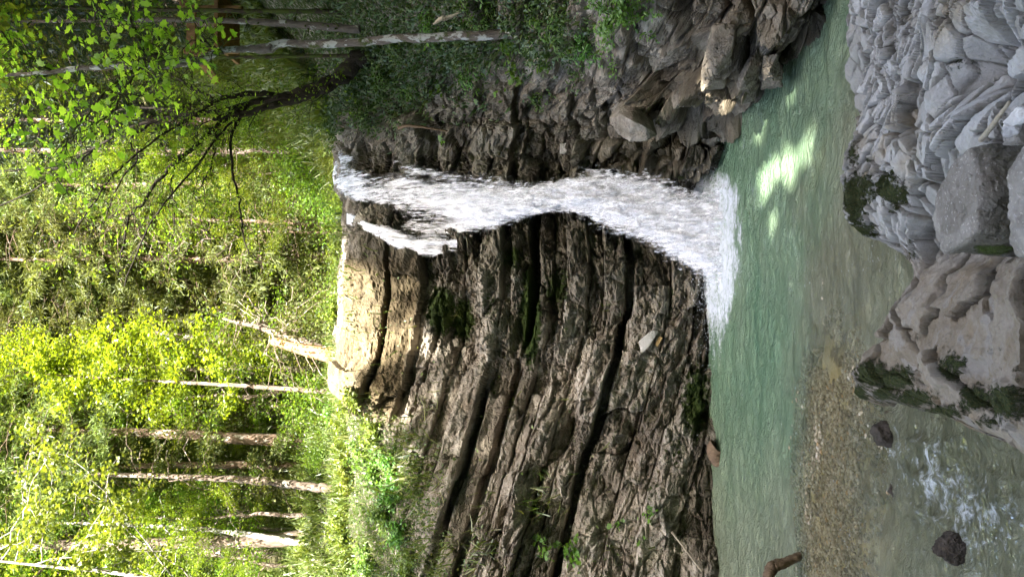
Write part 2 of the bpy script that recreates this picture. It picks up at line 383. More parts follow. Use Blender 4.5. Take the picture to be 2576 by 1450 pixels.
def build_wall():
    nS = len(ST)
    base = np.zeros((nS, 8, 5))
    for i, (b, lv, vg) in enumerate(ST):
        for j, ((a, Y), q) in enumerate(zip(lv, vg)):
            p = P(a, b, Y)
            if j == 6 and b > 320: p[2] = float(H(p[0], p[1]))-.15
            base[i, j+1] = (*p, q, (1, 1.2 if b < 320 else 1, 1, 1 if b > 320 else .8, .75, .3, .2)[j])
        p = base[i, 1].copy(); p[2] = -1.0; p[3] = 0; base[i, 0] = p
    d = np.linalg.norm(np.diff(base[:, 2, :2], axis=0), axis=1)
    A = np.concatenate([[0], np.cumsum(d)]); A -= A[9]
    # finer sampling inside the view
    w = d.copy(); w[0] *= .35; w[-1] *= .3; w[-2] *= .5
    tt = np.interp(np.linspace(0, w.sum(), 860), np.concatenate([[0], np.cumsum(w)]), np.arange(nS))
    dl = np.array([.5, 1.75, 1.5, 1.1, 1.0, .55, .5])
    ll = np.interp(np.linspace(0, dl.sum(), 460), np.concatenate([[0], np.cumsum(dl)]), np.arange(8))
    g = cr(base, tt)                          # (860, 8, 5)
    g = cr(np.swapaxes(g, 0, 1), ll)          # (460, 860, 5)
    pos = g[..., :3].copy(); veg = np.clip(g[..., 3], 0, 1); amp = np.clip(g[..., 4], 0, 1.3)
    a = np.interp(tt, np.arange(nS), A)[None, :]+np.zeros(pos.shape[:2])
    du = np.gradient(pos, axis=1); dv = np.gradient(pos, axis=0)
    n = nrm(np.cross(du, dv))
    for _ in range(3):
        n = nrm(n+np.roll(n, 4, 0)+np.roll(n, -4, 0)+np.roll(n, 6, 1)+np.roll(n, -6, 1)) if False else n
    x, y, z = pos[..., 0], pos[..., 1], pos[..., 2]
    right = sstep(.9, 1.6, x)
    lowr = right*sstep(2.0, 1.2, z)
    s = z-g_bed(x)+.06*(fbm(a*.7, z*.5, o=3, seed=3)-.5)+.05*(fbm(a*2.6, z*1.5, o=3, seed=4)-.5)
    fj = (a+.35*fbm(z*.9, a*.4, o=2, seed=35)+.25*z)/1.7; fc = np.floor(fj); s = s+.13*(hsh(fc, 0, 36)-.5)*(1-.5*right)
    s = s+right*.35*(fbm(a*.9, z*.8, o=3, seed=31)-.5)
    lo = np.array([q[0] for q in BEDS]); pr = np.array([q[1] for q in BEDS])
    k = np.clip(np.searchsorted(lo, s)-1, 0, len(BEDS)-2)
    L, U = lo[k], lo[k+1]; th = U-L; t = (s-L)/th; e = np.minimum(s-L, U-s)
    pk = pr[k]
    # the two deep gaps change along the face
    gap = pk < -.15
    m26 = np.where(L == 2.62, .75+.25*sstep(-1.9, -.6, x)*sstep(.25, .5, fbm(a*.8, s*0, o=2, seed=9)), 1.)
    m30 = np.where(L == 3.05, np.maximum(sstep(-1.2, -2., x), right), 1.)
    m44 = np.where(L == 4.40, sstep(1.2, .6, x)*sstep(-2.4, -1.6, x), 1.)
    m12 = np.where(L == 1.19, .7+.3*sstep(-1., .3, fbm(a*.9, s*0, o=2, seed=12)*1.4-.3), 1.)
    gv = np.maximum(sstep(.30, .55, vn(a*.75+L*31, L*7, seed=27)), .9*sstep(-.9, -1.5, x)*(np.abs(L-3.5) > 1.))
    gv = np.where((L == 3.05) | (L == 2.62), np.maximum(gv, .95*sstep(-.9, -1.5, x)), gv); pk = np.where(gap, pk*m26*m30*m44*m12*(.25+.75*gv), pk*1.3)
    r1 = hsh(k, 0, 3); r2 = hsh(k, 1, 3); r3 = hsh(k, 2, 3)
    D = pk+.22*(vn(a*.55+r1*90, k*7., seed=21)-.5)
    wj = .6+2.0*r2**2
    q = a/wj+r3*10+.35*(fbm(a*1.5, s*4, o=2, seed=6)-.5)
    c = np.floor(q); f = q-c
    hb = hsh(c, k, 17); ht = hsh(c, k, 18); hg = hsh(c, k, 19)
    D = D+np.where(gap, 0, (hb-.5)*.16+(ht-.5)*.16*(f-.5)*wj)
    jd = np.minimum(f, 1-f)*wj
    D = D-np.where(gap, 0, (.02+.09*(hg > .65))*np.exp(-(jd/.022)**2))
    wd = .25+.75*sstep(.35, .65, vn(a*.9+r1*40, k*3., seed=23))
    D = D-np.where(gap, 0, .16*wd*np.exp(-(e/.014)**2)+.014*wd*np.exp(-e/.04))
    D = D+(.10*(r1-.35))*(t-.5)*np.where(gap, 0, 1)
    # sub-beds, broken facets, weathering
    lam = vn(a*.9, s*13+r1*9, seed=33); D = D+.03*(lam-.5)
    lam2 = vn(a*2.2, s*34, seed=34); D = D+.007*(lam2-.5)
    D0 = D.copy()
    f1, f2, ci, dx, dy = vor(a*1.5+.5*fbm(a*2, s*2, seed=2), s*5.0+.6*fbm(a*3, s*3, seed=3), 41)
    D = D+(ci-.5)*.05-.025*np.exp(-((f2-f1)/.05)**2)
    D = D+.55*(plates(fbm(a*1.3, s*3.1, o=5, seed=45, g=.55), 11)-.5)+.13*(plates(fbm(a*4.2, s*8, o=5, seed=46, g=.6), 12)-.5)
    f1, f2, c0, dx, dy = vor(a*.85+.5*fbm(a*1.2, s*1.2, seed=12), s*2.1+.5*fbm(a*1.5, s*1.5, seed=13), 47)
    D = D+(c0-.5)*.16+dx*(hsh(c0*999, 0, 5)-.5)*.16+dy*(hsh(c0*999, 1, 5)-.5)*.16
    f1, f2, ci2, dx, dy = vor(a*5+.9*fbm(a*7, s*7, seed=7), s*12+.9*fbm(a*6, s*8, seed=10), 43)
    D = D+(ci2-.5)*.022
    D = D+.06*(fbm(a*3, s*5, z*2, o=5, seed=51, g=.55)-.5)+.022*(ridge(a*8, s*9, o=4, seed=53)-.4)
    cm = np.maximum(sstep(-.7, -1.5, x)*sstep(2.1, 2.4, s)*sstep(4.5, 4.1, s), sstep(4.3, 4.6, s)*sstep(1., .5, x)*sstep(-2.6, -2., x)); D = D0+(D-D0)*(1-.55*cm)
    # the right hand wall is more broken, in big blocks
    B = np.zeros_like(a); ci4 = np.full_like(a, .5); k = amp > .3; lowl = sstep(-2.0, -3.1, x)*sstep(2.3, 1.5, z)
    X, Y_, Z = (q[k]+.16*(fbm(x[k]*2+sd, y[k]*2, z[k]*2, o=3, seed=60+sd)-.5) for q, sd in ((x, 0), (y, 1), (z, 2)))
    f1, f2, c3, dx, dy, dz = vor3(X*.95, Y_*.95, (Z+.15*X)*1.8, 63)
    b_ = (c3-.5)*.40+dx*(hsh(c3*999, 0, 8)-.5)*.22+dz*(hsh(c3*999, 1, 8)-.35)*.3+dy*(hsh(c3*999, 2, 8)-.5)*.22-(.07+.15*right[k])*np.exp(-((f2-f1)/.05)**2)
    f1, f2, c4, dx, dy, dz = vor3(X*2.3, Y_*2.3, (Z+.15*X)*4., 73)
    b_ = b_+(c4-.5)*.15+dx*(hsh(c4*999, 0, 9)-.5)*.12+dz*(hsh(c4*999, 1, 9)-.4)*.16+dy*(hsh(c4*999, 2, 9)-.5)*.12-.08*np.exp(-((f2-f1)/.07)**2)
    f1, f2, c5, dx, dy, dz = vor3(X*8, Y_*8, (Z+.15*X)*11., 83)
    b_ = b_+(c5-.5)*.04-.02*np.exp(-((f2-f1)/.09)**2)+.05*(ridge(X*4, Y_*4, Z*5, o=4, seed=68)-.4)
    calm = np.maximum(sstep(-.7, -1.5, x)*sstep(2.1, 2.4, s)*sstep(4.5, 4.1, s), sstep(4.3, 4.6, s)*sstep(1., .5, x)*sstep(-2.6, -2., x))
    B[k] = b_; ci4[k] = .6*c4+.4*c3
    D = D*(1-.5*right-.35*lowr-.5*lowl)
    D = D+B*np.maximum(np.maximum(.6*right, lowr), np.maximum(.30-.20*calm, .50*lowl))*np.where(gap, .3, 1.)
    # slabs standing out above the pool on the right, dipping
    sl = (z+.32*(x-1.5))/.42+.4*fbm(a*.8, z, seed=71); fs = sl-np.floor(sl)
    D = D+lowr*.12*(np.where(fs > .25, (fs-.25)/.75, (.25-fs)/.25)**1.5-.45)*sstep(1.45, 2.0, x)*sstep(1.75, 1.2, z)
    # hollow behind the falls
    D = D*amp
    ground = sstep(.5, 1., veg)*sstep(4.2, 5.2, ll)[:, None]
    D = D*(1-.6*ground)+ground*.12*(fbm(a*3, ll[:, None]*5+0*a, o=4, seed=77)-.5)
    p2 = pos+n*D[..., None]
    aa = 1288-(p2[..., 2]-CZ)/p2[..., 1]*F; bb = 724.5-p2[..., 0]/p2[..., 1]*F
    moss = np.zeros_like(a)
    for (ma, mb, ra, rb, st) in [(1110, 780, 50, 85, .85), (1165, 800, 45, 90, .75), (1230, 770, 60, 90, .5), (1335, 790, 34, 170, .9), (1400, 720, 60, 110, .6), (1290, 650, 50, 60, .6), (1480, 760, 80, 100, .42), (1750, 1010, 60, 150, .68), (1700, 1130, 60, 90, .5), (1590, 920, 50, 80, .42), (1160, 680, 70, 50, .45), (1130, 1120, 40, 50, .4), (1640, 1230, 50, 70, .5),
                                 (1600, 480, 90, 120, .3), (1760, 1180, 40, 100, .4), (1380, 1220, 50, 90, .3), (1780, 480, 60, 70, .4), (1560, 420, 50, 60, .42),
                                 (1700, 440, 60, 60, .45), (1330, 570, 60, 40, .4), (1520, 1290, 40, 60, .35), (1640, 1000, 60, 90, .28), (1960, 160, 60, 60, .3)]:
        moss = np.maximum(moss, st*np.exp(-((aa-ma)/ra)**2-((bb-mb)/rb)**2))
    moss = moss+.55*veg*sstep(.15, .6, veg)
    wet = np.clip(np.exp(-((bb-520)/230.)**2)*1.25*(.6+.8*fbm(a*1.2, s*2.2, o=3, seed=205)), 0, 1)*sstep(850, 960, aa)
    wet = np.maximum(wet, sstep(.35, .0, p2[..., 2]))
    pale = sstep(4.45, 4.6, s)*sstep(6., 5.7, s)*sstep(-2.5, -1.9, x)*sstep(.65, .35, x)
    pale = np.maximum(pale, .55*lowr*sstep(.35, .6, fbm(x*1.1, y*1.1, z*1.1, o=3, seed=207)))
    tint = .35*ci+.25*ci2+.35*hb+right*.3*(ci4-.5)
    me = make_mesh('cliff', p2.reshape(-1, 3), grid_faces(*a.shape), M_cliff, False,
                   {'moss': moss.ravel(), 'wet': wet.ravel(), 'tint': tint.ravel(), 'pale': pale.ravel()})
    o = add('cliff', me)
    tag(o, 'layered rock walls of the gorge round the green pool', 'cliff', kind='structure')
    return p2, n, veg, aa, bb, ll, right
WP, WN, WVEG, WA, WB, WL, WR = build_wall()

# ------------------------------------------------------------------ bedrock shelf at the near side
POLY = np.array([(-1.5, -2), (-1.05, 2), (-.86, 4.2), (-.90, 4.85), (-1.0, 5.8), (-.85, 6.03), (-.5, 5.72), (-.12, 5.2), (.10, 5.05), (.30, 5.5), (.45, 5.85), (.8, 6.02), (1.1, 6.12), (1.8, 6.15), (2.6, 6.05), (4.6, 5.6), (7, 5), (9, -2)])
def sdist(x, y, poly):
    d = np.full_like(x, 1e9); ins = np.zeros(x.shape, bool)
    n = len(poly)
    for i in range(n):
        (x0, y0), (x1, y1) = poly[i], poly[(i+1) % n]
        ex, ey = x1-x0, y1-y0; t = np.clip(((x-x0)*ex+(y-y0)*ey)/(ex*ex+ey*ey), 0, 1)
        d = np.minimum(d, np.hypot(x-x0-t*ex, y-y0-t*ey))
        cnd = ((y0 > y) != (y1 > y)) & (x < (x1-x0)*(y-y0)/(y1-y0+1e-12)+x0)
        ins ^= cnd
    return np.where(ins, d, -d)

def shelf_height(x, y):
    wx = x+.10*(fbm(x*3, y*3, o=3, seed=91)-.5)+.04*(fbm(x*11, y*11, o=3, seed=93)-.5); wy = y+.10*(fbm(x*3+9, y*3, o=3, seed=92)-.5)+.04*(fbm(x*11, y*11+7, o=3, seed=94)-.5)
    d = sdist(wx, wy, POLY)
    white = sstep(.05, .35, x-.10*(5.5-y)*0)
    near = np.maximum(0, 6-y)
    top = .26+.17*near+.035*near**2*.6
    top = top+.10*white*np.sin(x*2.6+y*1.3)+.25*(fbm(x*.9, y*.9, o=2, seed=95)-.5)
    # trough between the two outcrops and a dark hollow under the boulders
    top = top-.22*np.exp(-((x-.12-.12*(5-y))/.22)**2)*sstep(6, 4.2, y)
    top = top-.35*np.exp(-((x-1.02)/.16)**2-((y-3.25)/.3)**2)
    z = np.where(d > 0, top*(1-np.exp(-np.maximum(d, 0)/(.13+.05*white))), np.maximum(d*1.6, -.6))
    # flank slope on the left
    z = z-.15*(1-white)*np.exp(-np.maximum(d, 0)/.25)*(d > 0)
    am = sstep(-.15, .12, d)
    ca, sa = math.cos(.75), math.sin(.75)
    ux, uy = x*ca-y*sa, x*sa+y*ca
    wr = .9*(fbm(x*1.6, y*1.6, o=4, seed=101, g=.55)-.5)
    f1, f2, c1, dx, dy = vor(ux*2.2+1.5*wr, uy*4.0-1.5*wr, 111)
    t1 = hsh(c1*999, 0, 1)-.5; t2 = hsh(c1*999, 1, 1)-.5
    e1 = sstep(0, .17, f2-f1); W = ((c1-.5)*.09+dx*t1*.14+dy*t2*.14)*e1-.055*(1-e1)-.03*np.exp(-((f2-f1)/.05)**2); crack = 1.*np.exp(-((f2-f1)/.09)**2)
    f1, f2, c2, dx, dy = vor(ux*6+wr*3, uy*10-wr*3, 112)
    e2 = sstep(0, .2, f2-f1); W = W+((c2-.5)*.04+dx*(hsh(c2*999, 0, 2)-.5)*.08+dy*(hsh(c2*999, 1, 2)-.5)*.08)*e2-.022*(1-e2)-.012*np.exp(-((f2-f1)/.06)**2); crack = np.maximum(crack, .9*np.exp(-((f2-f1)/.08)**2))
    f1, f2, c3, dx, dy = vor(ux*14+wr*4, uy*22-wr*4, 113)
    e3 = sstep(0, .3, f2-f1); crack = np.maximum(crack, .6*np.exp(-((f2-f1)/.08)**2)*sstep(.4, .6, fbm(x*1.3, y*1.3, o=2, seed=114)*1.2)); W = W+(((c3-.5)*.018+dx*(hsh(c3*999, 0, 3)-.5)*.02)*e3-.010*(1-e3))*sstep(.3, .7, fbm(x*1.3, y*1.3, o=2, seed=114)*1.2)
    W = W+.10*(plates(fbm(ux*1.5, uy*3, o=3, seed=115, g=.5), 7, .3)-.5)+.03*(fbm(ux*6, uy*12, o=4, seed=116)-.5)+.012*(ridge(x*14, y*14, o=3, seed=117)-.4)
    # smoother water-worn, bedded rock on the left: long curving partings
    cv = (x*.55-y*.25+.5*(fbm(x*.9, y*.9, o=4, seed=121)-.5)+.28*z)*2.6
    lay = cv-np.floor(cv); kk = np.floor(cv)
    S = .02*(hsh(kk, 0, 5)-.5)+.02*(lay-.5)-.03*np.exp(-(np.minimum(lay, 1-lay)/.03)**2)*sstep(.4, .6, vn(x*2.3, y*2.3+kk*3, seed=122))
    f1, f2, c4, dx, dy = vor(x*2.3+1.6*wr+.5*y, y*1.8+1.6*wr, 123)
    S = S+(c4-.5)*.12+dx*(hsh(c4*999, 0, 4)-.5)*.10-.06*np.exp(-((f2-f1)/.04)**2)
    S = S+.13*(fbm(x*2.2, y*2.2, o=6, seed=124, g=.6)-.5)+.05*(ridge(x*5, y*5, o=5, seed=125)-.4)
    S = S+.07*(plates(fbm(x*1.6+y, y*1.2, o=4, seed=126, g=.5), 7, .10)-.5)
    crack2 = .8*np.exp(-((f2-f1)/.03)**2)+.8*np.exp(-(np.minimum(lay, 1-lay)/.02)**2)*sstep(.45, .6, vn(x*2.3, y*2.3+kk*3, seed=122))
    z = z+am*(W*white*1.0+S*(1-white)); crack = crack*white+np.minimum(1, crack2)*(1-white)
    tint = .30+white*(.50*c1+.45*c2-.30)+(1-white)*(.4*c4+.2*hsh(kk, 1, 7)-.2)
    return z, d, white, tint, crack

def build_shelf():
    xs = np.concatenate([np.linspace(-1.7, 2.9, 520), np.linspace(2.93, 8, 60)]); ys = np.concatenate([np.linspace(-2, 2.4, 60), np.linspace(2.42, 6.6, 500)])
    x, y = np.meshgrid(xs, ys, indexing='ij')
    z, d, white, tint, crack = shelf_height(x, y)
    aa = 1288-(z-CZ)/np.maximum(y, .5)*F; bb = 724.5-x/np.maximum(y, .5)*F
    moss = np.zeros_like(x)
    for (ma, mb, ra, rb, st) in [(2155, 500, 34, 60, 1.), (2235, 470, 30, 40, .95), (2160, 585, 44, 30, .9), (2155, 530, 26, 55, .85), (2185, 470, 26, 40, .85), (2260, 490, 28, 42, .85), (2170, 585, 35, 22, .75), (2150, 385, 18, 40, .7), (2190, 400, 22, 18, .55), (2290, 640, 20, 60, .5), (2520, 300, 30, 40, .5), (2410, 160, 50, 30, .45),
                                 (2195, 940, 45, 34, 1.), (2260, 950, 50, 32, .95), (2165, 990, 25, 28, 1.), (2230, 990, 40, 26, .85), (2310, 1000, 55, 28, .9), (2400, 920, 36, 40, .8), (2470, 1000, 60, 34, .9), (2540, 1010, 50, 50, .95), (2380, 1035, 70, 22, .8), (2500, 1060, 60, 20, .7), (2500, 880, 40, 14, .45), (2310, 850, 30, 16, .4), (2560, 930, 20, 30, .6)]:
        moss = np.maximum(moss, .92*st*np.exp(-((aa-ma)/ra/1.25)**2-((bb-mb)/rb/1.25)**2))
    wet = sstep(.16, .0, z)
    z = z+.025*sstep(.42, .56, moss+.9*(fbm(x*9, y*9, o=4, seed=131)-.5))*(.5+fbm(x*40, y*40, o=2, seed=132))
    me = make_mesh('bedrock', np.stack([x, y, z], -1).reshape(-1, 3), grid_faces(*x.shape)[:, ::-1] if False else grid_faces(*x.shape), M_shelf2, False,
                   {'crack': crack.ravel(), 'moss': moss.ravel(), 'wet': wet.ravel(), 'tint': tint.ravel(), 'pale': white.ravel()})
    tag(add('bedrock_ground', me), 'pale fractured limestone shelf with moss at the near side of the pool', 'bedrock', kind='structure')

def shelf_mat():
    m = NT('shelf_rock'); pos = m.n('NewGeometry').outputs['Position']
    w = m.attr('pale'); tint = m.attr('tint'); moss = m.attr('moss'); wet = m.attr('wet')
    med = m.noise(pos, 6, 7, .65); fine = m.noise(pos, 45, 8, .7); big = m.noise(pos, 1.6, 4)
    k = m.math('ADD', m.math('MULTIPLY', med, .5), m.math('MULTIPLY', fine, .35)); k = m.math('ADD', k, m.math('MULTIPLY', tint, .35)); k = m.math('SUBTRACT', k, .12)
    cw = m.ramp(k, [(.10, (.10, .092, .08)), (.34, (.25, .24, .22)), (.6, (.39, .38, .365)), (.9, (.56, .555, .54))])
    ct = m.ramp(k, [(.10, (.06, .048, .034)), (.36, (.19, .155, .112)), (.62, (.29, .255, .21)), (.9, (.44, .405, .35))])
    c = m.mix(w, ct, cw)
    tan = m.ramp(m.noise(pos, 1.7, 5, .6), [(.52, 0.), (.66, 1.)])
    c = m.mix(m.math('MULTIPLY', tan, .75), c, m.mix(1., c, (.80, .66, .46), 'MULTIPLY'))
    gp = m.ramp(m.noise(m.n('VectorMath', {0: pos, 1: (3, 7, 1)}, operation='ADD').outputs[0], 2.6, 5, .6), [(.56, 0.), (.6, .6)])
    c = m.mix(gp, c, (.26, .24, .215))
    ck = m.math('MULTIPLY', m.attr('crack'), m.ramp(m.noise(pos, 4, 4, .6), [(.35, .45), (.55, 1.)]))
    c = m.mix(ck, c, (.055, .05, .04))  # crack dirt, plus shade painted in to deepen the shallow relief
    sp = m.ramp(m.noise(pos, 95, 2, .5), [(.68, 0.), (.73, .6)]); c = m.mix(sp, c, (.11, .10, .095))
    c = m.mix(m.math('MULTIPLY', wet, .6), c, m.mix(1., c, (.34, .32, .26), 'MULTIPLY'))
    mn = m.math('ADD', m.math('ADD', moss, m.math('MULTIPLY', m.attr('crack'), m.math('MULTIPLY', moss, .5))), m.math('MULTIPLY', m.math('SUBTRACT', m.noise(pos, 20, 8, .8), .5), 2.0))
    mf = m.ramp(mn, [(.50, 0.), (.62, 1.)])
    mc = m.ramp(m.noise(pos, 70, 4, .7), [(.3, (.014, .018, .006)), (.52, (.045, .060, .012)), (.68, (.10, .085, .025)), (.8, (.13, .15, .03))])
    c = m.mix(mf, c, mc)
    h = m.math('ADD', m.math('MULTIPLY', med, .7), m.math('MULTIPLY', fine, .3)); h = m.math('ADD', h, m.math('MULTIPLY', mf, m.noise(pos, 90, 3, .75)))
    bp = m.n('Bump', {'Height': h, 'Strength': 1., 'Distance': .034}).outputs[0]
    return m.done(m.n('BsdfPrincipled', {'Base Color': c, 'Roughness': m.math('SUBTRACT', .85, m.math('MULTIPLY', wet, .45)), 'Normal': bp, 'Specular IOR Level': .3}).outputs[0])
M_shelf2 = shelf_mat()
build_shelf()

# ------------------------------------------------------------------ river bed and water
def bed_z(x, y):
    y = y+.55*(fbm(x*1.3, y*1.1, o=4, seed=143)-.5)
    pool = .75*sstep(7.3, 8.6, y)+.10
    right = sstep(.0, 1.2, x)
    deep = .08+.62*sstep(6.9, 9.1, y)*(1-.0*right)+right*.30*sstep(8, 6.5, y)
    near = .30*sstep(6.3, 5.3, y)*(1-right)
    left = sstep(-.2, -1.0, x)
    bar = (1-left)*.20*sstep(8.5, 7, y)*(1-right)
    z = -(deep+near+bar)
    bm = np.exp(-((y-6.75-.12*np.sin(x*2))/.75)**2)*sstep(.15, -.8, x)
    return (z+.06*(fbm(x*1.1, y*1.1, o=3, seed=141)-.5))*(1-.70*bm)

def build_bed():
    xs = np.linspace(-9, 5, 420); ys = np.linspace(-1, 12.4, 420); x, y = np.meshgrid(xs, ys, indexing='ij')
    z = bed_z(x, y)
    f1, f2, ci, dx, dy = vor(x*9, y*9, 151); z = z+.02*np.sqrt(np.maximum(0, .5-f1))+.012*(ci-.5)-.01
    m = NT('river_bed_stones'); pos = m.n('NewGeometry').outputs['Position']
    c = m.ramp(m.math('ADD', m.math('MULTIPLY', m.attr('tint'), .6), m.math('MULTIPLY', m.noise(pos, 5, 4), .4)), [(.15, (.10, .075, .035)), (.4, (.28, .21, .10)), (.6, (.46, .36, .18)), (.9, (.56, .49, .34))])
    mat = m.done(m.n('BsdfPrincipled', {'Base Color': c, 'Roughness': .8}).outputs[0])
    me = make_mesh('riverbed', np.stack([x, y, z], -1).reshape(-1, 3), grid_faces(*x.shape), mat, True, {'tint': ci.ravel()})
    tag(add('riverbed_ground', me), 'stony bed of the stream under the shallow water', 'river bed', kind='structure')
build_bed()

def water_mat():
    m = NT('river_water'); pos = m.n('NewGeometry').outputs['Position']
    dp = m.attr('depth'); fo = m.attr('foam'); grn = m.attr('green')
    st = m.stretch(m.n('VectorMath', {0: pos, 1: m.n('VectorMath', {0: m.noise(pos, 1.1, 3, col=True), 3: .55}, operation='SCALE').outputs[0]}, operation='ADD').outputs[0], (.62, 1.25, 1))
    n1 = m.noise(st, 6, 5, .62, .8); n2 = m.noise(st, 26, 4, .6, .4)
    h = m.math('ADD', n1, m.math('MULTIPLY', n2, .35))
    bp = m.n('Bump', {'Height': h, 'Strength': 1., 'Distance': m.math('MULTIPLY_ADD', m.attr('rapid'), .25, m.math('MULTIPLY_ADD', m.math('MINIMUM', dp, .5), .50, .07))}).outputs[0]
    turb = m.math('SUBTRACT', 1., m.math('POWER', 2.718, m.math('MULTIPLY', dp, m.math('MULTIPLY_ADD', grn, -2.0, -3.1))))
    var = m.noise(st, 1.3, 4)
    murk = m.ramp(var, [(.3, (.30, .31, .195)), (.7, (.43, .435, .30))])
    green = m.ramp(var, [(.3, (.20, .345, .205)), (.7, (.36, .485, .305))])
    c = m.mix(grn, murk, green)
    dif = m.n('BsdfDiffuse', {'Color': c, 'Normal': bp}).outputs[0]
    tr = m.n('BsdfTransparent', {'Color': (.93, .935, .83)}).outputs[0]
    body = m.n('MixShader', {0: turb, 1: tr, 2: dif}).outputs[0]
    fr = m.n('Fresnel', {'IOR': 1.33, 'Normal': bp}).outputs[0]
    gl = m.n('BsdfGlossy', {'Roughness': .045, 'Normal': bp}).outputs[0]
    w = m.n('MixShader', {0: fr, 1: body, 2: gl}).outputs[0]
    fn = m.noise(m.stretch(pos, (.7, 1., 1)), 17, 7, .72, .8); fl = m.noise(m.stretch(pos, (.5, 1.2, 1)), 3.2, 4, .6, .5)
    fk = m.math('ADD', fo, m.math('MULTIPLY', m.math('SUBTRACT', m.math('ADD', m.math('MULTIPLY', fn, .7), m.math('MULTIPLY', fl, .5)), .6), 1.5))
    ff = m.ramp(fk, [(.38, 0.), (.66, 1.)])
    glint = m.math('MULTIPLY', m.ramp(m.noise(m.stretch(pos, (.55, 1.1, 1)), 42, 3, .6, .5), [(.665, 0.), (.72, 1.)]), m.ramp(m.noise(pos, 2.4, 4, .65), [(.46, 0.), (.62, .8)]))  # light glints painted as small white flecks, drawn together with the foam
    ff = m.math('MAXIMUM', ff, glint)
    fb = m.n('Bump', {'Height': fn, 'Strength': .8, 'Distance': .06}).outputs[0]
    fd = m.n('BsdfDiffuse', {'Color': (.76, .80, .83), 'Normal': fb}).outputs[0]
    return m.done(m.n('MixShader', {0: m.math('MULTIPLY', ff, .95), 1: w, 2: fd}).outputs[0])
M_water = water_mat()

ROCKS_IN_WATER = [(-1.17, 5.65, .13), (-1.75, 4.78, .16), (-1.28, 5.45, .12)]
def build_water():
    xs = np.linspace(-9, 4.6, 620); ys = np.concatenate([np.linspace(-1, 3.2, 30), np.linspace(3.22, 12.2, 560)]); x, y = np.meshgrid(xs, ys, indexing='ij')
    aa = 1288+CZ/np.maximum(y, .5)*F; bb = 724.5-x/np.maximum(y, .5)*F
    aa0 = aa; churn = np.exp(-((x-.75)/.9)**2-((y-10.6)/.5)**2)
    rap = np.exp(-((aa-2400)/170)**2-((bb-1270)/150)**2)*.95+.6*np.exp(-((aa-2290)/110)**2-((bb-1120)/80)**2)+.5*np.exp(-((aa-2540)/60)**2-((bb-1330)/120)**2)+.3*np.exp(-((aa-2210)/60)**2-((bb-640)/60)**2)
    z = .05*(fbm(x*1.3, y*2.6, o=4, seed=161, g=.55)-.5)+.022*(ridge(x*2.6, y*6, o=3, seed=163)-.4)+.12*rap*(ridge(x*4, y*5, o=4, seed=165)-.4)
    z = z+churn*.42*(ridge(x*3.2, y*3.6, o=5, seed=167)-.25)
    d = np.maximum(.015, -bed_z(x, y))
    # plunge foam and the ribbon it sends along the left wall
    fl = np.interp(bb, [380, 450, 500, 680, 740, 800, 900, 1050, 1200], [1785, 1842, 1862, 1866, 1858, 1842, 1812, 1800, 1796])
    foam = sstep(22, -20, aa-fl+36*(fbm(x*3, y*4, o=4, seed=147)-.5))*np.interp(bb, [380, 430, 480, 780, 900, 1050], [0, .45, .66, .62, .3, .0])
    foam = np.maximum(foam, .25*np.exp(-((aa-1870)/40)**2)*sstep(350, 500, bb)*sstep(1000, 650, bb))
    foam = np.maximum(foam, .44*rap)
    aw = aa+170*(fbm(x*1.1, y*1.6, o=4, seed=145)-.5); foam = np.maximum(foam, .25*sstep(1830, 1860, aa)*sstep(2060, 1880, aw)*sstep(1000, 500, bb))
    for (rx, ry, rr) in ROCKS_IN_WATER:
        q = np.hypot((x-rx), (y-ry)*1.2)/rr; foam = np.maximum(foam, .33*np.exp(-((q-1.15)/.3)**2))
    foam = np.maximum(foam, .28*np.exp(-((aa-2200)/40)**2-((bb-650)/60)**2))
    grn = sstep(2125, 1935, aa+150*(fbm(x*1.1, y*1.6, o=4, seed=145)-.5)+.25*(bb-700)*(bb < 700))*sstep(1500, 900, bb)*.75+.25*sstep(2110, 1910, aw)
    grn = np.clip(np.maximum(grn, .55*sstep(520, 230, bb)*sstep(2100, 1960, aw)), 0, 1)
    me = make_mesh('water', np.stack([x, y, z], -1).reshape(-1, 3), grid_faces(*x.shape), M_water, True, {'depth': d.ravel(), 'foam': foam.ravel(), 'green': grn.ravel(), 'rapid': np.clip(rap, 0, 1).ravel()})
    tag(add('water', me), 'milky green pool and stream below the waterfall', 'water', kind='structure')
build_water()

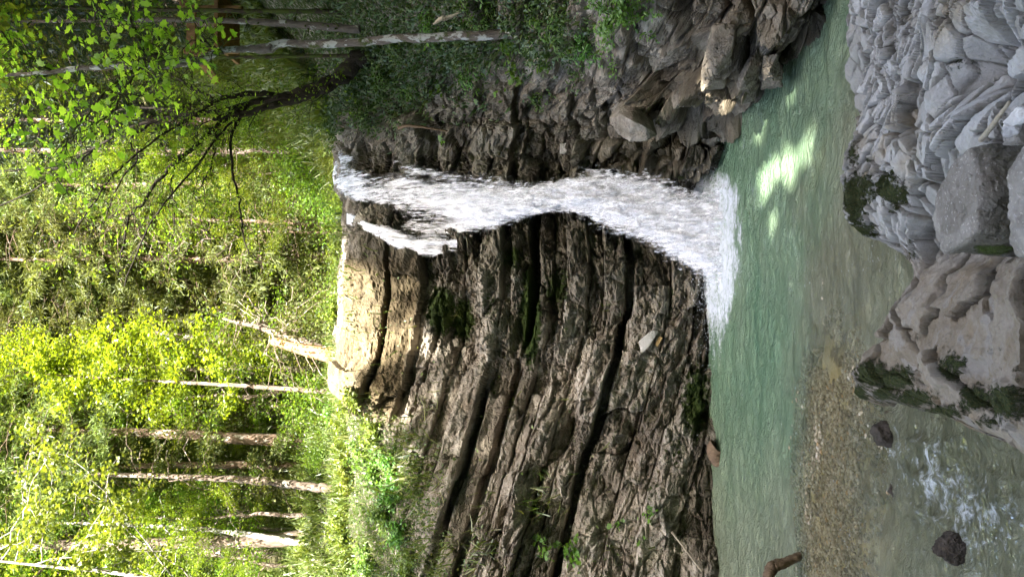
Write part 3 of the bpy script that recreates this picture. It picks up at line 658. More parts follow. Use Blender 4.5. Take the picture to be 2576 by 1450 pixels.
# ------------------------------------------------------------------ the falls
def fall_mat():
    m = NT('falling_water'); uv = m.n('Attribute', attribute_name='flow').outputs['Vector']
    de = m.attr('dens'); dr = m.attr('drop')
    s1 = m.noise(m.stretch(uv, (9, 1.3, 1)), 1.0, 6, .62, .3); s2 = m.noise(m.stretch(uv, (34, 5., 1)), 1., 5, .66, .2)
    p1 = m.noise(m.stretch(uv, (22, 7, 1)), 1., 6, .72, .15)
    streak = m.math('ADD', m.math('MULTIPLY', s1, .5), m.math('MULTIPLY', s2, .5))
    drop = m.math('ADD', m.math('MULTIPLY', p1, .65), m.math('MULTIPLY', s1, .35))
    n = m.n('Mix', {0: dr, 2: streak, 3: drop}, data_type='FLOAT').outputs[0]
    k = m.math('ADD', de, m.math('MULTIPLY', m.math('SUBTRACT', n, .5), 3.3))
    al = m.ramp(k, [(.26, 0.), (.72, 1.)])
    bp = m.n('Bump', {'Height': n, 'Strength': .5, 'Distance': .12}).outputs[0]
    bp = m.n('VectorMath', {0: m.n('VectorMath', {0: bp, 3: .55}, operation='SCALE').outputs[0], 1: (0, -.1, .75)}, operation='ADD').outputs[0]; bp = m.n('VectorMath', {0: bp}, operation='NORMALIZE').outputs[0]
    d = m.n('BsdfDiffuse', {'Color': (.93, .95, .99), 'Normal': bp}).outputs[0]
    t = m.n('BsdfTranslucent', {'Color': (.93, .95, .99)}).outputs[0]
    b = m.n('MixShader', {0: .2, 1: d, 2: t}).outputs[0]
    tr = m.n('BsdfTransparent').outputs[0]
    return m.done(m.n('MixShader', {0: al, 1: tr, 2: b}).outputs[0])
M_fall = fall_mat()
MAIN = [(838, 500, 352, 13.3), (858, 512, 352, 12.95), (900, 528, 360, 12.62), (960, 548, 366, 12.35), (1030, 636, 370, 12.05), (1100, 628, 382, 11.85), (1170, 606, 405, 11.65), (1240, 582, 432, 11.45),
        (1330, 552, 455, 11.25), (1410, 540, 440, 11.15), (1480, 562, 420, 11.05), (1560, 602, 412, 10.95), (1640, 636, 418, 10.85), (1700, 672, 445, 10.75), (1765, 715, 462, 10.62), (1815, 735, 455, 10.5)]
SIDE = [(872, 568, 528, 12.6), (900, 580, 538, 12.2), (930, 594, 554, 11.95), (980, 624, 564, 11.75), (1030, 652, 580, 11.68), (1090, 652, 590, 11.6), (1150, 640, 590, 11.55)]

def sheet(rows, dY, seed, dens_fn, nu, nv, bulge, spread=1.):
    r = np.array(rows, float); q = cr(r, np.linspace(0, len(r)-1, nv))
    u = np.linspace(0, 1, nu)[None, :]
    a = q[:, 0:1]+0*u; c = (q[:, 1:2]+q[:, 2:3])/2; hw = (q[:, 1:2]-q[:, 2:3])/2*spread
    b = c+hw*(1-2*u); Y = q[:, 3:4]+dY-bulge*np.sqrt(np.maximum(0, 1-(2*u-1)**2))
    dens, drop = dens_fn(a, b, u)
    a = a+np.interp(b, [350, 380, 410, 440, 480, 500, 515], [6, 14, 4, -2, 4, 12, 26])*np.exp(-(np.maximum(a, 838)-838)/22.)*(Y[0, 0] > 13)
    x = (724.5-b)/F*Y; z = CZ+(1288-a)/F*Y
    fl = np.stack([x+seed*3.7, z+seed*1.9+.25*np.abs(u-.5), Y*0+seed], -1)
    n = (fbm(x*5+seed, z*1.6, o=4, seed=170+seed)-.5)*.28+(fbm(x*13, z*4, o=3, seed=180+seed)-.5)*.10
    Y = Y-n*sstep(850, 1000, a)
    x = (724.5-b)/F*Y
    edge = sstep(0, .26, u)*sstep(1, .74, u)
    dens = dens-(1-edge)*.62
    return np.stack([x, Y, z], -1).reshape(-1, 3), grid_faces(nv, nu), dens.ravel(), drop.ravel()+0*a.ravel(), fl.reshape(-1, 3)

def d_main(a, b, u):
    core_l = np.interp(a, [838, 900, 960, 1030, 1100, 1240, 1400, 1480, 1560, 1640, 1700, 1820], [515, 530, 555, 600, 640, 600, 545, 560, 600, 640, 675, 760])
    core_r = np.interp(a, [838, 865, 900, 960, 1030, 1100, 1240, 1330, 1400, 1480, 1560, 1640, 1700, 1820], [356, 392, 425, 445, 455, 472, 478, 472, 452, 432, 428, 436, 458, 450])
    core = sstep(-45, 25, b-core_r)*sstep(-25, 30, core_l-b)
    veil = .10+.42*np.exp(-((b-np.interp(a, [980, 1100, 1240], [375, 395, 440]))/14.)**2)*sstep(960, 1000, a)
    veil = veil+.38*np.exp(-((b-np.interp(a, [990, 1100, 1240], [400, 440, 470]))/16.)**2)*sstep(960, 1000, a)
    den = np.maximum(core*(.58+.20*sstep(1000, 1250, a)), veil*.85*sstep(1330, 1230, a))
    # rock showing between the main and the side stream, and through the thin water
    den = den-.75*np.exp(-((a-965)/60)**2-((b-548)/24)**2)-.35*np.exp(-((a-940)/60)**2-((b-425)/40)**2)-.30*np.exp(-((a-1080)/60)**2-((b-545)/30)**2)
    low = sstep(1350, 1600, a)
    den = den-.10*low-.25*low*np.exp(-((b-(core_l+core_r)/2+60)/30.)**2)*0
    return den, sstep(1250, 1500, a)
def d_back(a, b, u): d, r = d_main(a, b, u); return d*.86-.02, r
def d_front(a, b, u): d, r = d_main(a, b, u); return d*.62-.03, np.maximum(r, .25)
def d_mist(a, b, u): return (.40-.55*np.abs(2*u-1)**1.5*0)*sstep(1020, 1260, a)-.30*sstep(1260, 1020, a)+0*u, 1.+0*u+0*a
def d_side(a, b, u): return .66-.14*sstep(1040, 1150, a)+0*u, .35+0*u+0*a

def build_fall():
    V = []; FF = []; A1 = []; A2 = []; UV = []; n = 0
    for rows, dY, seed, fn, nu, nv, bl, sp in ((MAIN, .10, 1, d_back, 110, 420, .10, 1.), (MAIN, .0, 2, d_main, 130, 440, .22, .97), (MAIN, -.10, 3, d_front, 110, 420, .28, 1.06), (MAIN, -.2, 6, d_mist, 110, 420, .20, 1.32), (SIDE, .04, 4, d_side, 50, 160, .08, 1.), (SIDE, -.05, 5, d_side, 50, 160, .10, .85)):
        v, f, d, r, u = sheet(rows, dY, seed, fn, nu, nv, bl, sp)
        V.append(v); FF.append(f+n); A1.append(d); A2.append(r); UV.append(u); n += len(v)
    me = make_mesh('waterfall', np.concatenate(V), np.concatenate(FF), M_fall, True, {'dens': np.concatenate(A1), 'drop': np.concatenate(A2), 'flow': np.concatenate(UV)})
    tag(add('waterfall', me), 'white waterfall pouring down the gorge into the green pool', 'waterfall', kind='structure')
    # flying drops along the edges and round the foot
    r = np.array(MAIN); N = 2500
    t = rng.beta(2.2, 1.3, N)*(len(r)-1); q = cr(r, t); side = rng.random(N)
    c = (q[:, 1]+q[:, 2])/2; hw = (q[:, 1]-q[:, 2])/2
    sg = np.where(side < .5, -1, 1); off = 1.0+np.abs(rng.normal(size=N))*.13-.28*rng.random(N)
    b = c+sg*hw*off; a = q[:, 0]+rng.normal(size=N)*12; Y = q[:, 3]-.25+rng.normal(size=N)*.12
    k = a > 990
    a, b, Y = a[k], b[k], Y[k]
    pos = np.stack([(724.5-b)/F*Y, Y, CZ+(1288-a)/F*Y], 1)
    M2 = 5000
    an = rng.random(M2)*np.pi*2; rr = np.abs(rng.normal(size=M2))*.5
    p2 = np.stack([.75+np.cos(an)*rr*1.7, 10.55-np.abs(np.sin(an))*rr*.5, np.abs(rng.normal(size=M2))*.16+.02], 1)
    pos = p2; N = len(pos)
    oc = np.array([[0, 0, 1], [1, 0, 0], [0, 1, 0], [-1, 0, 0], [0, -1, 0], [0, 0, -1.]]); of = np.array([[0, 1, 2], [0, 2, 3], [0, 3, 4], [0, 4, 1], [5, 2, 1], [5, 3, 2], [5, 4, 3], [5, 1, 4]])
    sz = .0025+.0045*rng.random(N)**3; el = np.concatenate([np.full(N-M2, 2.6), np.full(M2, 1.2)])
    v = pos[:, None]+oc[None]*np.stack([sz, sz, sz*el], 1)[:, None]
    f = (np.arange(N)*6)[:, None, None]+of[None]
    m = NT('spray_drops'); mat = m.done(m.n('BsdfDiffuse', {'Color': (.85, .87, .9)}).outputs[0])
    tag(add('spray', make_mesh('spray', v.reshape(-1, 3), f.reshape(-1, 3), mat, False)), 'fine white spray flying off the edges of the waterfall', 'spray', kind='stuff')
build_fall()

# ------------------------------------------------------------------ loose rocks
def Pz(a, b, z):
    Y = (CZ-z)*F/(a-1288.0); return np.array([(724.5-b)/F*Y, Y, z])
def wall_at(a, b, r=7, back=0.):
    k = (np.abs(WA-a) < r) & (np.abs(WB-b) < r)
    q = WP[k]
    if len(q) == 0:
        k = np.argmin((WA-a)**2+(WB-b)**2); return WP.reshape(-1, 3)[k]
    o = q[np.argsort(q[:, 1])]; p = o[int(len(o)*.3)].copy(); p[1] += back; return p

_bm = bmesh.new(); bmesh.ops.create_icosphere(_bm, subdivisions=6, radius=1.)
ICO_V = np.array([v.co[:] for v in _bm.verts]); ICO_F = np.array([[v.index for v in f.verts] for f in _bm.faces]); _bm.free()
_bm = bmesh.new(); bmesh.ops.create_icosphere(_bm, subdivisions=4, radius=1.)
ICO4_V = np.array([v.co[:] for v in _bm.verts]); ICO4_F = np.array([[v.index for v in f.verts] for f in _bm.faces]); _bm.free()

def hull_mesh(name, pts, mat, seed, rough=.02, p=26, chip=.03, freq=7., fine=False, mosses=(), wetz=None, tint=.4):
    pts = np.array(pts, float); c = pts.mean(0)
    bm = bmesh.new(); vs = [bm.verts.new(q-c) for q in pts]
    bmesh.ops.convex_hull(bm, input=vs); bm.normal_update()
    pl = [(np.array(f.normal[:]), np.dot(np.array(f.normal[:]), np.array(f.verts[0].co[:]))) for f in bm.faces]; bm.free()
    pl = [(n if d > 0 else -n, abs(d)+1e-4) for n, d in pl]
    V, Fc = (ICO_V, ICO_F) if fine else (ICO4_V, ICO4_F)
    acc = np.zeros(len(V))
    for n, d in pl: acc += np.maximum(0, V@n/d)**p
    r = acc**(-1./p); X = V*r[:, None]; w = X+c
    sz = np.ptp(pts, axis=0).mean()
    f1, f2, ci, dx, dy = vor(w[:, 0]*freq+w[:, 2]*freq*.7, w[:, 1]*freq-w[:, 2]*freq*.6, seed)
    D = chip*.15*(ci-.6)+rough*3.2*(plates(fbm(w[:, 0]*3.2/sz+seed, w[:, 1]*3.2/sz, w[:, 2]*3.2/sz, o=5, seed=seed+4), 9)-.5)+rough*2*(fbm(w[:, 0]*5/sz*.6, w[:, 1]*5/sz*.6, w[:, 2]*5/sz*.6, o=5, seed=seed+1)-.5)+min(.018, rough*.6)*(ridge(w[:, 0]*14, w[:, 1]*14, w[:, 2]*14, o=4, seed=seed+2)-.4)
    w = w+nrm(X)*D[:, None]
    moss = np.zeros(len(w))
    for mp, mr, st in mosses: moss = np.maximum(moss, st*np.exp(-((w-np.array(mp))**2).sum(1)/mr**2))
    at = {'tint': tint+.25*(ci-.5), 'moss': moss, 'wet': np.zeros(len(w)) if wetz is None else sstep(wetz+.05, wetz-.02, w[:, 2]), 'pale': np.zeros(len(w))}
    return make_mesh(name, w-c, Fc, mat, False, at), c
def rock(name, pts, mat, seed, label, cat='boulder', group=None, **k):
    me, c = hull_mesh(name, pts, mat, seed, **k); o = add(name, me, None, c); tag(o, label, cat, group); return o

zt = 1.10
top = [Pz(2428, 362, zt), Pz(2395, 400, zt-.0), Pz(2342, 500, zt-.03), Pz(2346, 575, zt-.02), Pz(2374, 648, zt-.06), Pz(2450, 585, zt-.02), Pz(2462, 470, zt), Pz(2448, 392, zt)]
bot = [q+np.array([0, .02 if i < 4 else -.10, -.34]) for i, q in enumerate(top)]
rock('boulder', top+bot, M_boulder, 301, 'flat-topped grey slab boulder with a dark mossy front on the limestone shelf', fine=True, rough=.016, chip=.012, freq=9, mosses=[(bot[4]+[.02, -.04, .2], .10, .8), (bot[5]+[.0, -.02, .15], .12, .8)], wetz=1.02, tint=.42)
zt = 1.22
top = [Pz(2566, 345, zt), Pz(2530, 420, zt), Pz(2514, 520, zt), Pz(2530, 600, zt-.02), Pz(2556, 655, zt-.05), Pz(2680, 640, zt), Pz(2760, 500, zt), Pz(2680, 360, zt)]
rock('boulder', top+[q+np.array([0, 0, -.5]) for q in top], M_boulder, 302, 'grey boulder cut by the lower edge of the view, in front of the flat-topped slab', fine=True, rough=.016, chip=.012, freq=9, tint=.5)
rock('boulder', [P(1533, 300, 9.5), P(1560, 256, 9.6), P(1600, 243, 9.5), P(1642, 300, 9.35), P(1655, 338, 9.25), P(1628, 356, 9.15), P(1583, 357, 9.25), P(1552, 336, 9.4), P(1588, 302, 8.85), P(1563, 290, 9.05), P(1625, 318, 8.9), P(1590, 300, 10.2), P(1545, 290, 10.), P(1640, 310, 10.)],
     M_cliff, 303, 'angular grey boulder lodged on the ledge right of the waterfall', fine=True, rough=.02, chip=.03, freq=5, p=40, tint=.45)
# blades of rock over the pool on the right
for i, (pts, lb) in enumerate([
    ([P(1770, 180, 7.4), P(1762, 235, 7.9), P(1790, 110, 6.9), P(1840, 120, 6.9), P(1825, 225, 7.8), P(1790, 60, 6.8), P(1850, 60, 6.8), P(1800, 180, 7.1), P(1790, 160, 8.3), P(1840, 100, 7.8)], 'pale tilted rock blade catching sun above the pool, larger of the sunlit two'),
    ([P(1848, 240, 7.9), P(1850, 258, 8.1), P(1895, 250, 8.1), P(1880, 150, 7.2), P(1860, 190, 7.4), P(1915, 160, 7.3), P(1905, 120, 7.1), P(1870, 200, 7.25), P(1890, 230, 8.5), P(1900, 150, 8.)], 'narrow rock blade with a bright sun patch just over the green pool'),
    ([P(1912, 225, 7.75), P(1920, 140, 7.1), P(1960, 130, 7.0), P(1965, 215, 7.6), P(1935, 180, 7.15), P(1935, 200, 8.2)], 'grey rock blade below the one with the sun patch')]):
    rock('tilted_rock', pts, M_cliff, 310+i, lb, 'rock', fine=True, rough=.05, chip=.05, freq=6, p=30, tint=.3)
q = wall_at(1411, 380); o = np.array([q[0], q[1]-.06, q[2]])
rock('stone_block', [o+np.array([i*.075, j*.06, k*.052]) for i in (-1, 1) for j in (-1, 1) for k in (-1, 1)], M_flake, 320, 'small squared white stone wedged in the wall right of the waterfall', 'stone', rough=.006, chip=.004, p=60, tint=.75)
q = wall_at(1632, 862); Yq = q[1]-.10
fl = [P(1612, 893, Yq-.10), P(1606, 858, Yq-.02), P(1638, 831, Yq), P(1657, 832, Yq), P(1634, 868, Yq-.08)]
rock('rock_flake', fl+[v+np.array([.01, .05, -.02]) for v in fl], M_flake, 321, 'thin triangular pale flake of stone leaning on the left cliff', 'rock', rough=.004, chip=.004, p=60, tint=.8)
fl = [P(1660, 845, Yq-.02), P(1668, 848, Yq-.06), P(1655, 872, Yq-.08), P(1648, 868, Yq-.02)]
rock('rock_flake', fl+[v+np.array([.01, .08, 0]) for v in fl], M_tanstone, 322, 'small brown stone chip beside the triangular pale flake', 'rock', rough=.004, chip=.004, p=60)
# stones in the stream
def blob(name, c, dims, mat, seed, label, cat='stone', group=None, **k):
    g = np.random.default_rng(seed); d = nrm(g.normal(size=(16, 3))); pts = np.array(c)+d*np.array(dims)*(.8+.4*g.random((16, 1)))
    return rock(name, pts, mat, seed, label, cat, group, **k)
blob('stream_rock', (-1.17, 5.66, .0), (.11, .10, .13), M_darkstone, 330, 'small dark wet rock breaking the water off the tip of the shelf', 'rock', rough=.02, chip=.02, p=18)
blob('stream_rock', (-1.21, 5.43, -.03), (.11, .09, .075), M_tanstone, 331, 'orange tan stone just awash in front of the small dark wet rock', 'rock', rough=.015, chip=.015, p=18)
blob('stream_rock', (-1.76, 4.79, .0), (.15, .12, .15), M_darkstone, 332, 'dark brown wet rock in white riffles near the lower corner', 'rock', rough=.025, chip=.03, p=18, fine=True)
blob('stream_rock', (-1.60, 5.62, -.04), (.07, .06, .06), M_darkstone, 333, 'little dark stone at the head of the white riffle', 'rock', rough=.012, chip=.01, p=18)
for i, (a, b, s_) in enumerate([(2120, 905, .10), (2150, 1010, .09), (2165, 1075, .13), (2185, 1215, .15), (2150, 1190, .11), (2232, 1180, .13), (2260, 1165, .11), (2265, 1210, .11), (2120, 1125, .08), (2150, 1320, .06), (2300, 1230, .10), (2130, 1270, .07), (2205, 1160, .10), (2060, 880, .07), (2300, 1420, .12), (2480, 1420, .13)]):
    p = Pz(a, b, -.075); blob('submerged_stone', p, (s_, s_*.8, .055), M_tanstone, 340+i, 'yellow brown stone lying under the shallow water', 'stone', 'yellow stones under the shallow water', rough=.012, chip=.012, p=16, tint=.05+.12*(i % 3))
# pale stones and sticks in the hollow beside the slab
blob('pale_stone', Pz(2540, 322, .97), (.045, .045, .045), M_flake, 360, 'angular white stone in the dark hollow beside the slab boulder', 'stone', rough=.006, chip=.006, p=30, tint=.8)
blob('pale_stone', Pz(2562, 297, .99), (.05, .05, .045), M_flake, 361, 'white stone at the frame edge past the one in the dark hollow', 'stone', rough=.006, chip=.006, p=30, tint=.8)
# gravel on the bar
def gravel():
    N = 17000
    x = rng.uniform(-4.4, .1, N); y = 6.75+.12*np.sin(x*2)+rng.normal(size=N)*.42
    k = (fbm(x*1.4, y*1.8, o=3, seed=201)+.25*sstep(-.2, -1, x) > .44); x, y = x[k], y[k]; N = len(x)
    s = .008+.017*rng.random(N)**2; z = -.044+.026*rng.random(N)
    _b = bmesh.new(); bmesh.ops.create_icosphere(_b, subdivisions=2, radius=1.); V = np.array([v.co[:] for v in _b.verts]); Fc = np.array([[v.index for v in f.verts] for f in _b.faces]); _b.free()
    ph = rng.random(N)*6.28; sx = s*(1+.6*rng.random(N)); sy = s*(.7+.3*rng.random(N)); sz = s*(.45+.3*rng.random(N))
    vv = V[None]*np.stack([sx, sy, sz], 1)[:, None]; vv = vv*(1+.22*(rng.random((N, len(V), 1))-.5))
    c, q = np.cos(ph)[:, None], np.sin(ph)[:, None]
    X = vv[..., 0]*c-vv[..., 1]*q+x[:, None]; Y = vv[..., 0]*q+vv[..., 1]*c+y[:, None]; Z = vv[..., 2]+z[:, None]
    m = NT('gravel_stone'); r = m.attr('rnd'); cc = m.ramp(r, [(0., (.15, .115, .07)), (.3, (.30, .24, .155)), (.7, (.40, .335, .235)), (.93, (.52, .46, .37)), (1., (.40, .24, .09))])
    mat = m.done(m.n('BsdfPrincipled', {'Base Color': cc, 'Specular IOR Level': .25, 'Roughness': .8}).outputs[0])
    me = make_mesh('gravel', np.stack([X, Y, Z], -1).reshape(-1, 3), ((np.arange(N)*len(V))[:, None, None]+Fc[None]).reshape(-1, 3), mat, True, {'rnd': np.repeat(rng.random(N), len(V))})
    tag(add('gravel', me), 'bar of wet pebbles just breaking the shallow water', 'gravel', kind='stuff')
gravel()

# ------------------------------------------------------------------ wood lying about
M_wood = bark_mat('bleached_wood', (.10, .065, .04), (.27, .19, .12), scale=1.5)
M_pale_wood = bark_mat('dry_wood', (.30, .25, .18), (.52, .46, .36), scale=2.)
def stick(name, pts, rad, mat, label, cat, n=10, sub=6):
    pts = cr(np.array(pts), np.linspace(0, len(pts)-1, len(pts)*sub)); rad = cr(np.array(rad, float)[:, None], np.linspace(0, len(rad)-1, len(pts)))[:, 0]
    pts = pts+rng.normal(size=pts.shape)*rad[:, None]*.08; base = pts[0].copy()
    T = Tubes(); T.add(pts-base, np.maximum(rad, .002), n); o = add(name, T.mesh(name, mat), None, base); tag(o, label, cat); return o
stick('driftwood_branch', [P(1925, 1480, 7.2), P(1934, 1445, 7.25), P(1944, 1424, 7.3), P(1978, 1412, 7.34), P(2008, 1398, 7.38), P(2016, 1392, 7.40)], [.055, .055, .062, .050, .043, .035], M_wood, 'crooked brown branch rising out of the pool at the frame edge', 'branch', 14)
stick('log_stub', [P(1800, 1122, 10.3), P(1803, 1150, 10.35), P(1812, 1172, 10.4), P(1822, 1192, 10.4)], [.12, .11, .05, .03], M_wood, 'short brown log stub floating by the foot of the left cliff', 'log', 12)
stick('dry_stick', [Pz(2467, 352, 1.05), Pz(2500, 310, 1.10), Pz(2540, 255, 1.12)], [.011, .010, .006], M_pale_wood, 'thin bleached stick leaning beside the slab boulder', 'stick', 8)
stick('dry_stick', [P(1690, 1335, 10.2), P(1720, 1375, 10.15), P(1765, 1435, 10.0)], [.018, .015, .012], M_pale_wood, 'long thin stick lying in the dark hollow at the foot of the left cliff', 'stick', 8)
stick('dead_root', [P(1090, 60, 9.4), P(1112, 46, 9.35), P(1126, 44, 9.35), P(1160, 30, 9.3)], [.012, .035, .03, .008], M_pale_wood, 'pale dry root stump in the dark ferny bank', 'root', 8)
stick('dead_root', [wall_at(1010, 330)-[0, .1, 0], wall_at(1040, 322)-[0, .14, 0], wall_at(1120, 330)-[0, .1, 0]], [.03, .025, .012], M_wood, 'brown root running down the wall right of the upper falls', 'root', 8)

# ------------------------------------------------------------------ plants close by
M_fern = leaf_mat('bank_leaf', [(.022, .046, .012), (.05, .095, .02), (.08, .135, .026), (.13, .155, .04)], .35, 1.3, .06)
M_grass = leaf_mat('grass_blade', [(.05, .09, .014), (.10, .155, .02), (.14, .18, .03), (.22, .21, .07)], .4, 1.3, .05)
M_mapleleaf = leaf_mat('maple_leaf', [(.09, .18, .025), (.13, .25, .035), (.17, .30, .05)], .5, 1.5, .03, .1)
M_mossgreen = leaf_mat('moss_tuft', [(.02, .035, .004), (.045, .07, .008), (.07, .09, .014)], .25, 1.2, .02)
M_twig = plain_mat('twig_bark', (.05, .038, .026), .9, .3, 30)

def bank_cover():
    px = WP.reshape(-1, 3); n = WN.reshape(-1, 3); v = WVEG.ravel(); a, b = WA.ravel(), WB.ravel(); rgt = WR.ravel()
    vis = (b > -420) & (b < 1720) & (a > 200)
    pat = fbm(px[:, 0]*1.7, px[:, 1]*1.7, px[:, 2]*1.7, o=3, seed=211)
    lab = []
    for side, nm, lb, mat, N in ((1, 'undergrowth', 'dark green ferns and small leaves covering the shaded bank', M_fern, 42000), (0, 'grass', 'sunlit grass and weeds along the brink of the left cliff', M_grass, 17000)):
        w = np.where(vis & ((rgt > .5) == bool(side)), np.clip(v, 0, 1)**1.5*sstep(.42, .62, pat+(.25 if side else .12)*v), 0)
        if side: w = w*np.where(px[:, 1] > 12.2, .5, 1)
        idx = rng.choice(len(px), N, p=w/w.sum())
        p = px[idx]+rng.normal(size=(N, 3))*[.03, .03, .02]; nn = n[idx]; nn = np.where(nn[:, 1:2] > 0, -nn, nn)
        L = Leaves(); k = rng.random(N)
        up = np.array([0, 0, 1.])
        i1 = k < (.35 if side else .28)
        yd = nrm(nn[i1]*.6+up*(.35 if side else .9)+rng.normal(size=(i1.sum(), 3))*.45)
        L.add(FROND if side else BLADE, p[i1], yd, nn[i1]+rng.normal(size=(i1.sum(), 3))*.3, (.04+.13*rng.random(i1.sum())**2) if side else (.07+.20*rng.random(i1.sum())**1.8), .3+.7*rng.random(i1.sum()))
        i2 = ~i1
        yd = nrm(nn[i2]*.5-up*.1+rng.normal(size=(i2.sum(), 3))*.7); lift = nn[i2]*(.10*rng.random((i2.sum(), 1)))+up*(.10*rng.random((i2.sum(), 1)))
        L.add(OVAL if side else RHOMB, p[i2]+lift, yd, up+nn[i2]*.7+rng.normal(size=(i2.sum(), 3))*.4, .02+.055*rng.random(i2.sum())**3, np.clip(rng.normal(size=i2.sum())*.25+.4, 0, 1))
        tag(add(nm, L.mesh(nm, mat)), lb, 'undergrowth' if side else 'grass', kind='stuff')
    # low moss turf standing off the moss patches of the left wall
bank_cover()

def plant(name, base, r, n, shape, size, mat, label, cat, g=None, droop=.1, up=.5, stems=5, flat=.7, leaf_down=.3):
    """a small plant: thin stems fanning out of one base, leaves round their ends"""
    e = empty(name, base); tag(e, label, cat, g)
    T = Tubes(); L = Leaves()
    for i in range(stems):
        d = rdir(1, up, flat)[0]; d[1] -= .35; d = nrm(d); ln = r*(.6+.6*rng.random())
        t = np.linspace(0, 1, 7)[:, None]; pts = d*ln*t+np.array([0, 0, -droop*r])*t*t*2+rng.normal(size=(7, 3))*.012*t
        T.add(pts, np.linspace(.006, .002, 7), 5)
        m = max(1, n//stems); tt = (.25+.75*rng.random(m)); ps = np.stack([np.interp(tt, t[:, 0], pts[:, k]) for k in range(3)], 1)+rng.normal(size=(m, 3))*size*.5
        yd = rdir(m, -leaf_down, .6); L.add(shape, ps, yd, np.array([0, -.35, 1])+rng.normal(size=(m, 3))*.35, size*(.6+.6*rng.random(m)))
    add('stem', T.mesh('stem', M_twig), e); add('foliage', L.mesh('foliage', mat), e)
    return e
SEED = [(1298, 150, .46, 150, 'broad clump of light green maple leaves hanging over the right wall'), (1362, 172, .26, 50, 'maple seedling just below the broad maple clump'), (1108, 130, .24, 24, 'maple seedling on the dark ferny bank above the broad clump'),
        (1096, 232, .17, 10, 'small maple sprig over the broken rock right of the falls'), (1203, 240, .16, 9, 'maple sprig at the brink of the wall left of the broad clump'), (1253, 243, .15, 9, 'pale maple sprig dangling beside the dark rock gap'),
        (1372, 1352, .26, 46, 'leafy maple seedling on the lowest ledges of the left cliff'), (1440, 1376, .24, 36, 'maple seedling below the leafiest one on the left cliff'), (1618, 1285, .15, 12, 'small round-leaved seedling low on the left cliff'),
        (1545, 1308, .13, 12, 'little seedling among mossy stones of the left cliff'), (1600, 1348, .12, 9, 'tiny seedling over the dark hollow of the left cliff'), (1600, 266, .1, 6, 'tiny maple sprig beside the angular grey boulder'), (1113, 345, .1, 5, 'single maple sprig next to the upper falls')]
for a, b, r, n, lb in SEED:
    p = wall_at(a, b); p = p-np.array([0, .05+.45*r, -.1*r]); plant('maple_seedling', p, r, n, MAPLE, .085, M_mapleleaf, lb, 'seedling', 'maple seedlings on the rock walls', droop=.25)
M_bush = leaf_mat('bush_leaf', [(.08, .17, .025), (.13, .25, .04), (.18, .31, .055)], .45, 1.4, .05)
for a, b, r, n, lb in [(1545, 45, .55, 1900, 'bushy fine-leaved shrub over the scree on the right bank'), (1480, 120, .36, 800, 'smaller fine-leaved shrub left of the bushy one on the right bank')]:
    plant('bush', wall_at(a, b)-np.array([0, .02, 0]), r, n, RHOMB, .05, M_bush, lb, 'bush', stems=26, droop=.12, flat=.9)
for a, b, r, n, lb in [(1383, 1225, .22, 60, 'hanging grass tuft in the middle of the left cliff'), (1348, 1282, .2, 45, 'grass tuft above the leafiest maple seedling'), (1083, 1015, .16, 40, 'grass tuft under the pale sunlit beds'), (1053, 1125, .22, 60, 'thick grass tuft just under the brink of the left cliff'),
                       (1290, 1005, .16, 40, 'yellow grass tuft in the dark gap of the left cliff'), (1208, 1388, .2, 50, 'grass tuft at the frame edge on the left cliff'), (1250, 1355, .2, 50, 'grass tuft between the two smooth tilted beds'), (1035, 1205, .25, 80, 'long drooping grass tuft below the brink at the left'),
                       (1155, 800, .12, 26, 'short grass tuft in the moss of the left cliff'), (1545, 772, .1, 14, 'wispy grass tuft low on the left cliff')]:
    e = plant('grass_tuft', wall_at(a, b), r, n, BLADE, r*1.3, M_grass, lb, 'grass tuft', 'grass tufts on the left cliff', stems=3, droop=.05, up=.6, leaf_down=-.5)
M_fernbright = leaf_mat('fern_leaf', [(.05, .115, .022), (.09, .18, .03), (.14, .24, .045)], .4, 1.4, .03, .15)
for a, b, r, n, lb in [(905, 285, .34, 260, 'fern tuft on the bank just right of the top of the falls'), (955, 205, .36, 300, 'fern on the shaded bank below the leaning dark tree'), (1030, 235, .3, 220, 'fern below the one under the leaning dark tree'), (1080, 60, .34, 260, 'fern beside the pale dry root'), (1170, 185, .34, 260, 'fern above the broad maple clump'),
                       (1240, 60, .4, 340, 'large fern by the foot of the lichen-spotted trunk'), (1400, 70, .42, 380, 'fern clump between the lichen-spotted trunk and the bushy shrub'), (1445, 190, .34, 260, 'fern on the bank below the broad maple clump'), (1350, 255, .26, 160, 'fern hanging over the dark gap of the right wall'), (1180, 20, .4, 320, 'fern at the frame edge above the large one'), (1330, 20, .4, 320, 'fern at the frame edge below the large one'), (1000, 140, .32, 240, 'fern in the middle of the shaded bank')]:
    plant('fern', wall_at(a, b)-np.array([0, .08, -.03]), r, n, FROND, .085, M_fernbright, lb, 'fern', 'ferns on the shaded right bank', stems=11, droop=.35, up=.5)
